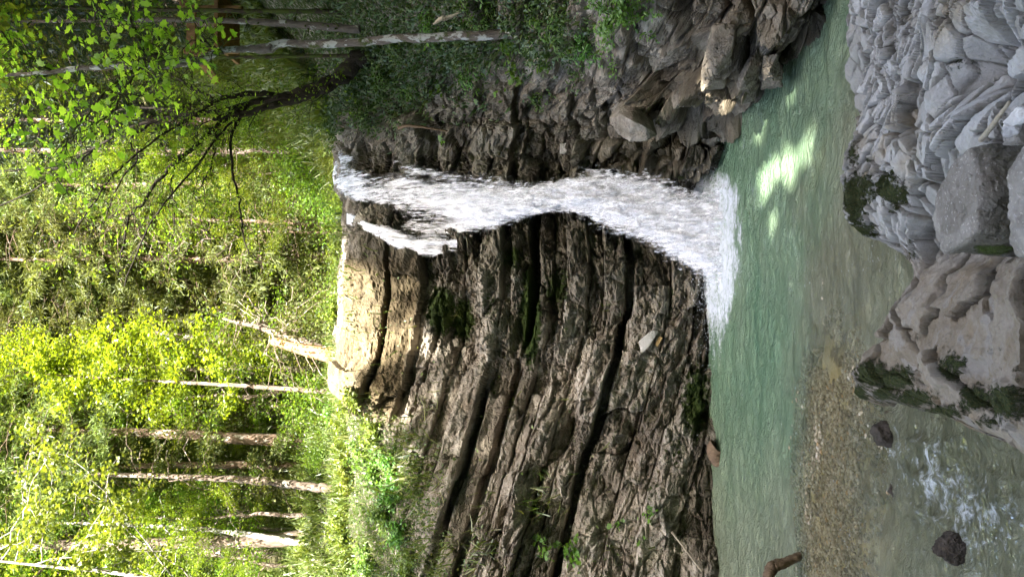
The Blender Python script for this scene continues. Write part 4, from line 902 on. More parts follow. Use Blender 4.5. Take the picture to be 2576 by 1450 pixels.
# low plants along the sunlit brink
M_lime = leaf_mat('lime_leaf', [(.12, .17, .02), (.17, .23, .03), (.22, .27, .04)], .45, 1.3, .04, .15)
for a, b, r, n, lb in [(905, 1010, .45, 420, 'yellow-green weeds on the brink at the left end of the pale beds'), (940, 1080, .45, 420, 'pale green bush beside the yellow-green weeds on the brink'), (830, 780, .38, 300, 'light green sapling drooping over the brink behind the pale beds'), (845, 620, .35, 260, 'yellow-green leafy weeds on the brink beside the falls'),
                       (985, 1180, .5, 420, 'dark green bush under the brink on the left'), (905, 1130, .5, 420, 'sunlit bush above the dark green one on the left brink'), (860, 1080, .5, 400, 'lime bush higher on the slope behind the left brink'), (965, 1295, .45, 620, 'dark green shrub under the lichen-white birch'), (930, 1400, .5, 700, 'dark green shrub at the frame edge on the left slope'), (1005, 1345, .4, 520, 'dark green low shrub along the left brink'), (880, 1180, .45, 520, 'leafy shrub under the tall straight trunk'), (865, 1330, .5, 620, 'leafy shrub below the foot of the white birch'),
                       (1030, 1420, .4, 480, 'dark green low shrub at the frame edge above the left cliff'), (840, 1030, .4, 420, 'leafy shrub at the foot of the dark brown pine'), (985, 1245, .4, 520, 'dark green shrub hanging over the left brink'), (945, 1180, .4, 420, 'leafy shrub on the left slope between two dark ones')]:
    p = wall_at(a, b, 10); plant('brink_shrub', p, r, n, RHOMB, .075, M_bush if 'dark' in lb else M_lime, lb, 'shrub', stems=16, droop=.15, up=.8)

# ------------------------------------------------------------------ hillside
def hillside():
    xs = np.concatenate([np.linspace(-60, -12, 70), np.linspace(-11.8, 12, 150), np.linspace(12.4, 60, 60)]); ys = np.concatenate([np.linspace(12.6, 30, 130), np.linspace(30.6, 110, 90)])
    x, y = np.meshgrid(xs, ys, indexing='ij'); z = H(x, y)-.10-1.2*sstep(13.8, 12.8, y)
    m = NT('forest_floor'); pos = m.n('NewGeometry').outputs['Position']
    n1 = m.noise(pos, .8, 6, .65); n2 = m.noise(pos, 9, 6, .7)
    c = m.mix(m.ramp(n2, [(.3, 0.), (.7, 1.)]), (.12, .095, .05), (.32, .265, .16))
    c = m.mix(m.ramp(m.math('ADD', n1, m.math('MULTIPLY', n2, .3)), [(.52, 0.), (.66, 1.)]), c, (.14, .19, .03))
    bp = m.n('Bump', {'Height': n2, 'Strength': 1., 'Distance': .2}).outputs[0]
    mat = m.done(m.n('BsdfPrincipled', {'Base Color': c, 'Roughness': .95, 'Normal': bp}).outputs[0])
    tag(add('hillside', make_mesh('hillside', np.stack([x, y, z], -1).reshape(-1, 3), grid_faces(*x.shape), mat)), 'steep forest floor of grass and brown litter rising behind the falls', 'hillside', kind='structure')
    # ground cover near enough to read: grass, leaves and litter
    N = 70000
    y = 13.2+22*rng.random(N)**1.7; x = (rng.random(N)*1.1-.55)*y*1.0
    z = H(x, y)-.08; k = fbm(x*.7, y*.7, o=4, seed=221)
    kind = rng.random(N); sc = np.clip(y/15, 1, 2.2)
    L = Leaves(); keep = k > .40
    i = keep & (kind < .5); m = i.sum()
    L.add(BLADE, np.stack([x, y, z], 1)[i], rdir(m, 1.6), rdir(m), (.22+.3*rng.random(m))*sc[i], .2+.6*rng.random(m))
    i = keep & (kind >= .5); m = i.sum(); zz = np.stack([x, y, z+.25*rng.random(N)], 1)[i]
    L.add(RHOMB, zz, rdir(m, .2), rdir(m, 1.2), (.08+.08*rng.random(m))*sc[i], np.clip(.1+.6*rng.random(m), 0, 1))
    tag(add('ground_cover', L.mesh('ground_cover', M_grass)), 'grass and leafy ground cover on the sunlit forest floor', 'ground cover', kind='stuff')
hillside()

# ------------------------------------------------------------------ trees
M_bark_pale = bark_mat('pale_bark', (.09, .066, .048), (.235, .185, .145), .2, (.40, .36, .31))
M_bark_red = bark_mat('pine_bark', (.10, .065, .043), (.25, .18, .13), .15, (.42, .38, .33))
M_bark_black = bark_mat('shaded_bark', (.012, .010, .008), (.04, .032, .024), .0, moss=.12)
M_bark_dark = bark_mat('dark_bark', (.018, .014, .010), (.065, .05, .035), .0, moss=.55)
M_bark_lichen = bark_mat('lichen_bark', (.075, .062, .050), (.20, .17, .15), .36, (.42, .43, .41), moss=.3)
M_bark_knob = bark_mat('knobby_bark', (.06, .048, .04), (.16, .135, .115), .12, (.3, .3, .28), moss=.2)
M_bark_birch = bark_mat('birch_bark', (.12, .10, .08), (.34, .31, .27), .35, (.58, .57, .54), moss=.25)
M_bark_orange = bark_mat('broken_wood', (.30, .15, .07), (.55, .34, .18), .0, scale=.8)
M_beech = leaf_mat('beech_leaf', [(.06, .10, .014), (.10, .155, .020), (.145, .215, .026), (.20, .27, .04)], .55, 1.6, .02, .3)
M_yellow = leaf_mat('young_beech_leaf', [(.125, .195, .012), (.185, .265, .016), (.24, .325, .025)], .55, 1.5, .04, .1)
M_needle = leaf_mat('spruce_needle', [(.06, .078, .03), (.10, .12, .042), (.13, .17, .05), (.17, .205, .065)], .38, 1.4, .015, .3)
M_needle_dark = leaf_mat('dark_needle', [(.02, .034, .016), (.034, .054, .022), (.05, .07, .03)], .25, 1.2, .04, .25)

def wob(p0, d, ln, n, w, sag=0., g=rng):
    d = nrm(np.asarray(d, float)); t = np.linspace(0, 1, n)[:, None]
    r = np.cumsum(g.normal(size=(n, 3)), 0)*w*ln/n; r -= r[0]
    return np.asarray(p0)+d*ln*t+r+np.array([0, 0, -1.])*sag*ln*t*t

def deciduous(seed, h=11., cb=.25, spread=3.2, nb=26, leaves=9000, ls=.13, mat=M_beech, bark=M_bark_pale, name='tree'):
    g = np.random.default_rng(seed); T = Tubes(); L = Leaves()
    tr = wob((0, 0, -.3), (g.normal()*.06, g.normal()*.06, 1), h, 16, .10, g=g); r0 = .011*h
    T.add(tr, r0*np.linspace(1, .12, 16)**.9, 9)
    P0 = []; 
    C = Tubes()
    for i in range(nb):
        f = cb+(1-cb)*(i+.5*g.random())/nb; k = f*15; i0 = int(k); base = tr[i0]+(tr[min(15, i0+1)]-tr[i0])*(k-i0)
        ang = i*2.4+g.normal()*.4; ln = spread*(1.15-f)**.6*(.6+.6*g.random()); d = np.array([math.cos(ang), math.sin(ang), .25+.8*f*g.random()])
        br = wob(base, d, ln, 8, .5, .12, g); C.add(br, np.linspace(.022*ln**.5, .005, 8), 5)
        for j in range(5):
            q = br[2+j] if 2+j < 8 else br[-1]
            sb = wob(q, nrm(d)*.5+g.normal(size=3)*[.8, .8, .35], ln*(.25+.25*g.random()), 6, .5, .2, g); C.add(sb, np.linspace(.008, .003, 6), 4)
            P0.append(sb[1:]); 
        P0.append(br[3:])
    A = np.concatenate(P0); m = leaves; idx = g.integers(0, len(A), m)
    ps = A[idx]+g.normal(size=(m, 3))*[.17, .17, .10]
    L.add(RHOMB, ps, rdir(m, -.25, .5, g), np.array([0, 0, 1.])+g.normal(size=(m, 3))*.55, ls*(.6+.7*g.random(m)), np.clip(g.random(m), 0, 1))
    return T.mesh('trunk', bark), L.mesh('crown', mat), C.mesh('branches', bark)

def conifer(seed, h=14., cb=.2, spread=2.2, whorls=30, sprays=9000, mat=M_needle, bark=M_bark_red, dead=.0):
    g = np.random.default_rng(seed); T = Tubes(); L = Leaves(); C = Tubes()
    tr = wob((0, 0, -.3), (g.normal()*.03, g.normal()*.03, 1), h, 14, .04, g=g); T.add(tr, .0115*h*np.linspace(1, .06, 14), 9)
    P0 = []; D0 = []
    for i in range(whorls):
        f = cb+(1-cb)*(i+.3*g.random())/whorls; k = f*13; i0 = min(12, int(k)); base = tr[i0]+(tr[i0+1]-tr[i0])*(k-i0)
        for j in range(5):
            ang = g.random()*6.28; ln = max(.25, spread*(1.05-f)**.75*(.5+.7*g.random())); d = np.array([math.cos(ang), math.sin(ang), .1-.15*g.random()])
            br = wob(base, d, ln, 7, .25, .28, g); C.add(br, np.linspace(.012, .003, 7), 4); P0.append(br[1:]); D0.append(np.repeat(d[None], 6, 0))
    A = np.concatenate(P0); D = np.concatenate(D0); m = sprays; idx = g.integers(0, len(A), m)
    ps = A[idx]+g.normal(size=(m, 3))*[.10, .10, .06]
    yd = nrm(D[idx]*.6+g.normal(size=(m, 3))*.6+[0, 0, -.25])
    L.add(NEEDLE, ps, yd, np.array([0, 0, 1.])+g.normal(size=(m, 3))*.6, .10+.13*g.random(m), g.random(m))
    return T.mesh('trunk', bark), L.mesh('crown', mat), C.mesh('branches', bark)

def plant_tree(name, meshes, loc, s, rz, label, cat='tree', group=None):
    e = empty(name, loc); e.rotation_euler = (0, 0, rz); e.scale = (s, s, s); tag(e, label, cat, group)
    for n, me in zip(('trunk', 'crown', 'branches'), meshes): add(n, me, e)
    return e

def forest():
    dec = [deciduous(501, 11, .22, 3.2, 26, 21000, .092), deciduous(502, 13, .35, 3.6, 26, 23000, .092), deciduous(503, 9, .12, 2.8, 28, 19000, .088), deciduous(504, 12, .3, 3., 24, 19000, .088, M_yellow)]
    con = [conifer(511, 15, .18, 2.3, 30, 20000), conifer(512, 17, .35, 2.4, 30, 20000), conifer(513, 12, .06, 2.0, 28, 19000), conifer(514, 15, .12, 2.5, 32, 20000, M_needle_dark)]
    pts = []; g = np.random.default_rng(77); tries = 0
    while len(pts) < 230 and tries < 20000:
        tries += 1
        y = 17.5+44*g.random()**1.35; x = (g.random()-.5)*2*(.50*y+3)
        if y < 19 and -3.5 < x < 2.2: continue
        if y < 26 and -1.5 < x < .37*y: continue
        if any((x-p[0])**2+(y-p[1])**2 < (1.25+.022*y)**2 for p in pts): continue
        pts.append((x, y))
    pts += [(.9, 19.6), (.1, 21.5), (1.9, 23.2), (-.9, 20.4), (-2.6, 18.6), (-5.4, 15.6), (-6.4, 17.2), (-4.4, 17.6), (-3.6, 20.2), (-6.9, 19.8), (-5.6, 21.4), (-1.7, 23.4), (3.6, 25.5), (5.2, 27.5), (2.6, 27.)]; extra = len(pts)-15
    # shaded conifers of the right hand slope
    near = [(6.6, 14.6, 3), (7.6, 13.4, 0), (7.4, 16.2, 3), (6.2, 12.4, 3), (8.4, 18.0, 3), (5.6, 11.2, 3)]
    cnt = {}
    for i, (x, y) in enumerate(pts+[(n[0], n[1]) for n in near]):
        z = float(H(x, y))-.1
        nr = i >= len(pts)
        pc = .42 if x < 3.5 else .62
        if nr: me = con[near[i-len(pts)][2]]; cf = True
        else:
            cf = g.random() < pc or extra <= i < extra+4
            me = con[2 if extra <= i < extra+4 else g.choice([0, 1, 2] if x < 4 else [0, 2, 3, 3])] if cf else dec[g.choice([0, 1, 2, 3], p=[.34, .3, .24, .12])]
        far = 'high on the hillside' if y > 34 else 'on the middle slope' if y > 24 else 'low on the slope behind the falls'
        sd = 'shaded right side' if x > 2.5 else 'sunlit left side' if x < -3 else 'sunlit middle'
        k = 'conifer' if cf else ('yellow-green broadleaf tree' if me is dec[3] else 'green broadleaf tree')
        if nr: lb, gp = 'dark shaded conifer on the steep right bank', 'dark conifers on the right bank'
        else: lb = '%s %s, %s of the wood' % (k, far, sd); gp = lb+' trees'
        plant_tree('conifer_tree' if cf else 'broadleaf_tree', me, (x, y, z), .75+.5*g.random(), g.random()*6.28, lb, 'tree', gp)
    return dec, con
DEC, CON = forest()
for x_, y_, s_, r_, lb_ in ((5.3, 8.2, 1.15, 1., 'tall broadleaf tree on the right bank with its crown over the gorge'), (6.3, 10.6, 1.2, 3., 'tall broadleaf tree on the right bank behind the first one'),):
    plant_tree('broadleaf_tree', DEC[1], (x_, y_, 3.6), s_, r_, lb_, 'tree')
def saplings():
    g = np.random.default_rng(91)
    for i, (a, b, h, lb) in enumerate([(760, 1075, .42, 'leafy sapling between the dark pine and the tall straight trunk'), (745, 1165, .36, 'low leafy sapling just right of the tall straight trunk'), (780, 1290, .40, 'leafy sapling between the tall straight trunk and the white birch'), (730, 1420, .5, 'leafy sapling at the frame edge left of the white birch'),
                                       (700, 1250, .5, 'taller leafy sapling behind the tall straight trunk'), (660, 1120, .48, 'taller leafy sapling behind the thin pale sapling'), (720, 1330, .42, 'small leafy sapling at the foot of the white birch'), (690, 700, .40, 'leafy sapling behind the broad brown trunk'), (740, 640, .36, 'leafy sapling left of the slim sunlit pine'), (720, 500, .4, 'leafy sapling right of the slim sunlit pine'), (780, 430, .38, 'leafy sapling beside the top of the falls'), (760, 380, .45, 'leafy sapling under the dark leaning tree')]):
        plant_tree('sapling', DEC[[2, 0, 3][i % 3 if i not in (0, 1) else 2]], tuple(ray_ground(a, b)-[0, 0, .1]), h, g.random()*6.28, lb, 'sapling')
saplings()
def understory():
    def bush(seed, r, n, mat):
        g = np.random.default_rng(seed); T = Tubes(); A = []
        for i in range(22):
            q = wob((0, 0, -.05), rdir(1, .9, .8, g)[0], r*(.7+.5*g.random()), 8, .5, .1, g); T.add(q, np.linspace(.012, .003, 8), 4); A.append(q[2:])
        A = np.concatenate(A); L = Leaves(); ps = A[g.integers(0, len(A), n)]+g.normal(size=(n, 3))*.13*r; ps[:, 2] = np.abs(ps[:, 2])
        L.add(RHOMB, ps, rdir(n, -.2, .6, g), np.array([0, -.2, 1.])+g.normal(size=(n, 3))*.6, .075*(.6+.7*g.random(n)), g.random(n))
        return T.mesh('stem', M_twig), L.mesh('foliage', mat)
    kinds = [(bush(601, 1.2, 2600, M_beech), 'leafy green shrub on the sunlit forest floor'), (bush(602, .9, 2200, M_lime), 'pale lime shrub on the sunlit forest floor'), (bush(603, 1.4, 3000, M_needle), 'olive bushy young conifer on the sunlit forest floor')]
    g = np.random.default_rng(66); pts = []
    while len(pts) < 95:
        y = 13.9+20*g.random()**1.5; x = (g.random()-.5)*(.95*y)
        if x > 3.0 and y < 19: continue
        if any((x-p[0])**2+(y-p[1])**2 < .8 for p in pts): continue
        pts.append((x, y))
    for x, y in pts:
        (st, fo), lb = kinds[g.choice(3, p=[.45, .35, .2])]; s = (.45+.5*g.random())*(.8 if y < 16 else 1.15)
        e = empty('shrub', (x, y, float(H(x, y))-.05)); e.scale = (s, s, s*(.8+.4*g.random())); e.rotation_euler = (0, 0, g.random()*6.28); tag(e, lb, 'shrub', lb+' (several)')
        add('stem', st, e); add('foliage', fo, e)
understory()

def px_tree(name, pts, wid, mat, label, crown=None, cs=1., c_at=.8, Y=None, extra=None, group=None, cat='tree', lean=0., knots=0):
    """a trunk measured in the photograph: pts (a, b) from the foot upward, wid in photograph units"""
    q = ray_ground(*pts[0]) if Y is None else P(*pts[0], Y)
    Yb = q[1]; w = np.array([P(a, b, Yb+lean*i/(len(pts)-1)) for i, (a, b) in enumerate(pts)])
    w[0, 2] -= .15
    n = max(10, len(pts)*5); t = np.linspace(0, len(pts)-1, n); pp = cr(w, t); rad = np.interp(t, np.linspace(0, len(pts)-1, len(wid)), np.array(wid)*.42/F*Yb)
    pp[1:] += rng.normal(size=(n-1, 3))*rad[1:, None]*.12; rad = rad*(1+.10*rng.normal(size=n)*(rng.random(n) < .6)); rad[0] *= 1.35
    e = empty(name, pp[0]); tag(e, label, cat, group)
    T = Tubes(); T.add(pp-pp[0], rad, 11); add('trunk', T.mesh('trunk', mat), e)
    B = Tubes(); L = Leaves(); A = []
    for k in range(22):
        i = int(rng.integers(int(n*.3), n-1)); d = rdir(1, .1, .5)[0]; q_ = wob(pp[i]-pp[0], d, .5+1.1*rng.random(), 9, .5, .12); B.add(q_, np.linspace(.012, .003, 9), 5); A.append(q_[2:])
    A = np.concatenate(A); m = 1500; L.add(RHOMB, A[rng.integers(0, len(A), m)]+rng.normal(size=(m, 3))*.14, rdir(m, -.25, .5), np.array([0, -.1, 1.])+rng.normal(size=(m, 3))*.5, .075*(.6+.6*rng.random(m)))
    add('side_shoots', B.mesh('side_shoots', mat), e); add('foliage', L.mesh('foliage', M_beech if mat is M_bark_birch else M_needle), e)
    if crown is not None:
        c0 = pp[int(c_at*(n-1))]-pp[0]
        for nm, me in zip(('crown', 'branches'), crown[1:]):
            o = add(nm, me, e, c0-np.array([0, 0, cs*2.5])); o.scale = (cs, cs, cs); o.rotation_euler = (0, 0, rng.random()*6)
    return e, pp

px_tree('pine_tree', [(863, 566), (760, 562), (650, 556), (520, 552), (300, 548)], [15, 13, 11, 10, 7], M_bark_red, 'slim sunlit pine trunk straight behind the top of the falls', CON[1], .7, .7)
px_tree('pine_tree', [(868, 585), (780, 584), (650, 582)], [8, 7, 5], M_bark_red, 'thin reddish stem beside the slim sunlit pine behind the falls', DEC[2], .5, .9)
px_tree('pine_tree', [(800, 905), (730, 890), (640, 872), (500, 850), (250, 822)], [27, 24, 20, 16, 10], M_bark_pale, 'stout pale pine trunk behind the leaning snag', CON[1], .8, .75)
px_tree('pine_tree', [(738, 992), (680, 975), (610, 955), (480, 925), (250, 885)], [27, 24, 20, 16, 10], M_bark_pale, 'leaning pale pine trunk left of the stout one', CON[0], .8, .75)
px_tree('pine_tree', [(778, 1030), (700, 1022), (640, 1014), (500, 1000), (350, 985)], [19, 17, 15, 11, 7], M_bark_red, 'dark brown pine trunk in front of the leaning pale one', CON[2], .6, .8)
px_tree('pine_tree', [(822, 790), (750, 772), (680, 756), (560, 735), (350, 700)], [34, 30, 24, 18, 10], M_bark_red, 'broad brown trunk leaning behind the pale beds, thickest in the middle', CON[1], .9, .8)
px_tree('pine_tree', [(815, 832), (750, 820), (690, 805), (560, 785), (380, 760)], [18, 17, 14, 11, 8], M_bark_red, 'narrow brown trunk beside the thickest leaning one', CON[0], .7, .8)
px_tree('pine_tree', [(690, 940), (640, 938), (560, 935), (400, 930)], [12, 11, 9, 6], M_bark_dark, 'small dark trunk standing behind the stout pale pine', DEC[0], .5, .9)
px_tree('pine_tree', [(850, 1232), (800, 1224), (700, 1213), (580, 1204), (400, 1196), (200, 1188), (-100, 1180)], [30, 26, 24, 21, 15, 11, 7], M_bark_pale, 'tall straight pale trunk with a flared foot on the left slope', CON[0], .8, .8)
px_tree('birch_tree', [(768, 1368), (690, 1352), (600, 1340), (480, 1326), (300, 1318), (0, 1308), (-150, 1304)], [22, 18, 17, 13, 11, 9, 5], M_bark_birch, 'white blotched birch trunk nearest the lower left frame edge', None)
px_tree('birch_tree', [(680, 1378), (560, 1374), (380, 1372), (200, 1360)], [8, 6, 5, 3], M_bark_birch, 'thin pale stem next to the white blotched birch', None)
px_tree('sapling', [(760, 1105), (650, 1092), (520, 1082), (380, 1075)], [7, 6, 5, 3], M_bark_pale, 'thin pale sapling between the tall straight trunk and the dark pine', DEC[2], .4, .8)
# the leaning snag with bare twigs and its broken stub
e, pp = px_tree('dead_snag', [(852, 890), (800, 872), (740, 850), (690, 835), (640, 818), (560, 800)], [30, 26, 22, 19, 15, 6], M_bark_pale, 'leaning bare dead trunk with twigs and a broken orange stub on the brink', None, Y=13.6)
T = Tubes(); rel = [P(a, b, 13.5)-pp[0] for a, b in [(845, 893), (790, 884), (740, 872), (690, 858), (684, 855)]]; T.add(cr(np.array(rel), np.linspace(0, 4, 14)), np.linspace(.14, .05, 14)*(1+.25*rng.random(14)), 9); add('broken_stub', T.mesh('broken_stub', M_bark_orange), e)
T = Tubes()
for i in range(16):
    k = rng.integers(12, len(pp)-3); d = np.array([rng.choice([-1, 1, 1])*.8, -.3, .5*rng.normal()-.2]); T.add(wob(pp[k]-pp[0], d, .35+.6*rng.random(), 7, .7, -.25), np.linspace(.012, .004, 7), 5)
add('twigs', T.mesh('twigs', M_pale_wood), e)

# trees of the right bank, in shade
def bank_tree(name, pts, wid, Y, mat, label, branches=(), leaves=None, knots=0, lean=0.):
    w = np.array([P(a, b, Y+lean*i/(len(pts)-1)) for i, (a, b) in enumerate(pts)]); n = len(pts)*5; t = np.linspace(0, len(pts)-1, n)
    pp = cr(w, t); rad = np.interp(t, np.linspace(0, len(pts)-1, len(wid)), np.array(wid)*.5/F*Y); pp[1:] += rng.normal(size=(n-1, 3))*rad[1:, None]*.10; rad *= 1+.07*rng.normal(size=n)
    e = empty(name, pp[0]); tag(e, label, 'tree'); T = Tubes(); T.add(pp-pp[0], rad, 12); add('trunk', T.mesh('trunk', mat), e)
    anchors = []
    if branches:
        B = Tubes()
        for bp, b0, b1, dy in branches:
            q = np.array([P(a, b, Y+lean*.5+dy*i/(len(bp)-1)) for i, (a, b) in enumerate(bp)]); q = cr(q, np.linspace(0, len(bp)-1, len(bp)*5)); q[1:] += rng.normal(size=(len(q)-1, 3))*.012
            B.add(q-pp[0], np.linspace(b0*1.35, b1*1.35, len(q))*.5/F*Y, 7)
            # twigs
            for k in range(len(bp)*(2 if len(branches) > 8 else 4)):
                i = rng.integers(2, len(q)-1); d = q[min(len(q)-1, i+1)]-q[i-1]; d = nrm(d)*.5+rng.normal(size=3)*[.45, .6, .4]
                tw = wob(q[i]-pp[0], d, .3+.7*rng.random(), 8, .5, .15); B.add(tw, np.linspace(.007, .0025, 8), 4); anchors.append(tw[2:])
                for _ in range(2):
                    t2 = wob(tw[rng.integers(2, 7)], d*.4+rng.normal(size=3)*[.5, .6, .35], .2+.35*rng.random(), 6, .5, .2); B.add(t2, np.linspace(.004, .002, 6), 4); anchors.append(t2[1:])
        add('branches', B.mesh('branches', mat if mat is not M_bark_lichen else M_bark_dark), e)
    for i in range(knots):
        K = Tubes(); k = rng.integers(3, n-2); d = rdir(1, 0., .3)[0]; d[1] = -abs(d[1]); c0 = pp[k]-pp[0]+d*rad[k]*.8
        K.add(wob((0, 0, 0), d, .05+.10*rng.random()**3, 4, .3), [.013, .011, .009, .005], 6); add('knot', K.mesh('knot', M_bark_dark), e, c0)
    if leaves:
        shape, n_, size, lm, sp = leaves; A = np.concatenate(anchors); L = Leaves(); idx = rng.integers(0, len(A), n_)
        ps = A[idx]+rng.normal(size=(n_, 3))*sp
        L.add(shape, ps, rdir(n_, -.3, .5), np.array([0, -.2, 1.])+rng.normal(size=(n_, 3))*.5, size*(.6+.7*rng.random(n_))); add('crown', L.mesh('crown', lm), e)
    return e
M_backlit = leaf_mat('overhanging_leaf', [(.07, .13, .014), (.12, .20, .022), (.17, .26, .035)], .6, 1.7, .015, .1)
M_overmaple = leaf_mat('overhanging_maple_leaf', [(.14, .26, .025), (.20, .34, .04), (.27, .40, .06)], .6, 1.7, .015, .1)
bank_tree('lichen_tree', [(1290, 86), (1180, 90), (1000, 97), (880, 108), (775, 110), (715, 108), (668, 122), (625, 122), (550, 128), (500, 154), (425, 160), (350, 165), (280, 165), (200, 172), (125, 180), (0, 190), (-120, 196)], [23, 24, 22, 21, 19, 19, 24, 17, 17, 22, 24, 20, 16, 13, 11, 8, 6], 9.3, M_bark_lichen,
          'slender crooked trunk spotted white with lichen on the right bank',
          [([(125, 181), (115, 188), (85, 215), (50, 280), (0, 350), (-60, 430)], 7, 3, .4), ([(128, 178), (75, 145), (30, 115), (-10, 60)], 6, 3, -.5), ([(440, 150), (365, 128), (350, 100), (330, 60), (308, -5)], 9, 4, -.9),
           ([(362, 132), (358, 160), (320, 220), (280, 280), (240, 310)], 6, 2, -1.2), ([(560, 135), (540, 118), (500, 100)], 6, 3, -.4), ([(350, 165), (300, 200), (240, 260), (190, 320), (150, 380)], 5, 2, -1.5), ([(250, 168), (230, 120), (235, 60), (240, 10)], 5, 2, -1.2)],
          (MAPLE, 900, .088, M_overmaple, .07))
bank_tree('knobby_tree', [(905, 72), (797, 65), (700, 57), (550, 52), (400, 50), (250, 52), (25, 55), (-120, 57)], [20, 19, 17, 14, 12, 9, 7, 5], 10.6, M_bark_knob, 'upright knobby grey trunk left of the lichen-spotted one', (), None, 60)
bank_tree('thin_tree', [(860, 30), (700, 28), (450, 25), (225, 20), (-80, 14)], [13, 12, 10, 8, 6], 11.3, M_bark_dark, 'thin dark trunk beside the footbridge rails', ())
bank_tree('thin_tree', [(880, 140), (700, 142), (500, 146), (380, 150)], [10, 9, 8, 6], 11.2, M_bark_dark, 'thin dark trunk behind the lichen-spotted one', ())
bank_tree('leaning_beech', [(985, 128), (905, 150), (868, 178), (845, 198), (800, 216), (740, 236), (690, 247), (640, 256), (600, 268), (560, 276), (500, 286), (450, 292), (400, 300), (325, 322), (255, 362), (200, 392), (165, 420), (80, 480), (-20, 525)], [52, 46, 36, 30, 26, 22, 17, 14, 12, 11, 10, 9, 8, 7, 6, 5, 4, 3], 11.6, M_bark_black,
          'dark mossy tree leaning out over the top of the falls',
          [([(880, 186), (850, 206), (800, 232), (740, 250), (690, 264), (640, 280), (590, 288), (540, 300)], 20, 8, -.3), ([(700, 240), (670, 236), (600, 240), (540, 255), (500, 285), (465, 305), (445, 318)], 12, 3, -.5), ([(615, 270), (575, 295), (540, 320), (500, 360), (450, 400), (400, 450), (360, 510), (325, 550), (300, 650)], 11, 3, -.8),
           ([(625, 262), (600, 300), (580, 350), (585, 425), (600, 500), (610, 565), (625, 640)], 7, 2, -.9), ([(545, 318), (540, 360), (530, 420), (500, 480)], 5, 2, -.5), ([(450, 400), (430, 450), (440, 520), (430, 600)], 4, 2, -.6), ([(540, 252), (500, 232), (460, 205), (415, 182)], 7, 3, .3),
           ([(400, 300), (330, 345), (345, 400), (300, 460), (260, 560)], 5, 2, -.5), ([(255, 362), (180, 415), (90, 425), (0, 430)], 5, 2, .4), ([(500, 286), (420, 330), (330, 400), (250, 480), (180, 600)], 5, 2, -1.2), ([(460, 290), (380, 270), (250, 280), (120, 300)], 5, 2, .5), ([(620, 270), (560, 330), (480, 430), (380, 560), (310, 720)], 5, 2, -1.6)],
          (RHOMB, 5200, .058, M_backlit, .16))
# young beech in full sun, flat sprays reaching to the right
def young_beech():
    b0 = ray_ground(760, 1000, 14.); Y = 15.4; base = P(770, 985, Y); base[2] = float(H(base[0], Y))-.1
    e = empty('young_beech', base); tag(e, 'young beech with bright yellow-green layered sprays in full sun', 'tree')
    tr = np.array([base, P(700, 975, Y), P(600, 968, Y), P(450, 960, Y), P(300, 952, Y), P(180, 945, Y), P(80, 935, Y)]); tr = cr(tr, np.linspace(0, 6, 30))
    T = Tubes(); T.add(tr-base, np.linspace(.06, .012, 30), 8); add('trunk', T.mesh('trunk', M_bark_pale), e)
    B = Tubes(); L = Leaves(); A = []
    tips = [(640, 830), (600, 845), (560, 835), (500, 840), (520, 870), (430, 835), (450, 880), (400, 860), (360, 840), (330, 870), (300, 830), (280, 880), (240, 850), (210, 900), (170, 905), (130, 920), (110, 890), (360, 930), (430, 960), (250, 960), (320, 985), (200, 985), (160, 1000), (480, 1000), (380, 1020), (640, 880), (650, 910), (560, 920), (280, 1010), (90, 930), (130, 985), (560, 1010)]
    for a, b in tips:
        s = tr[int(np.clip((790-a-30)/710*29, 3, 28))]; t = P(a, b, Y-.5+1.0*rng.random()); d = t-s; ln = np.linalg.norm(d)
        q = wob(s-base, d, ln, 10, .25, -.05); B.add(q, np.linspace(.012, .003, 10), 5); A.append(q[4:])
        for k in range(6):
            w = wob(q[rng.integers(4, 10)], nrm(d)*.6+rng.normal(size=3)*[.6, .6, .2], .25+.35*rng.random(), 6, .3, .1); B.add(w, np.linspace(.005, .002, 6), 4); A.append(w[1:])
    A = np.concatenate(A); n = 7000; ps = A[rng.integers(0, len(A), n)]+rng.normal(size=(n, 3))*[.08, .10, .06]
    L.add(RHOMB, ps, rdir(n, -.2, .4), np.array([0, -.3, 1.])+rng.normal(size=(n, 3))*.5, .10*(.6+.6*rng.random(n)))
    add('branches', B.mesh('branches', M_bark_dark), e); add('crown', L.mesh('crown', M_yellow), e)
young_beech()
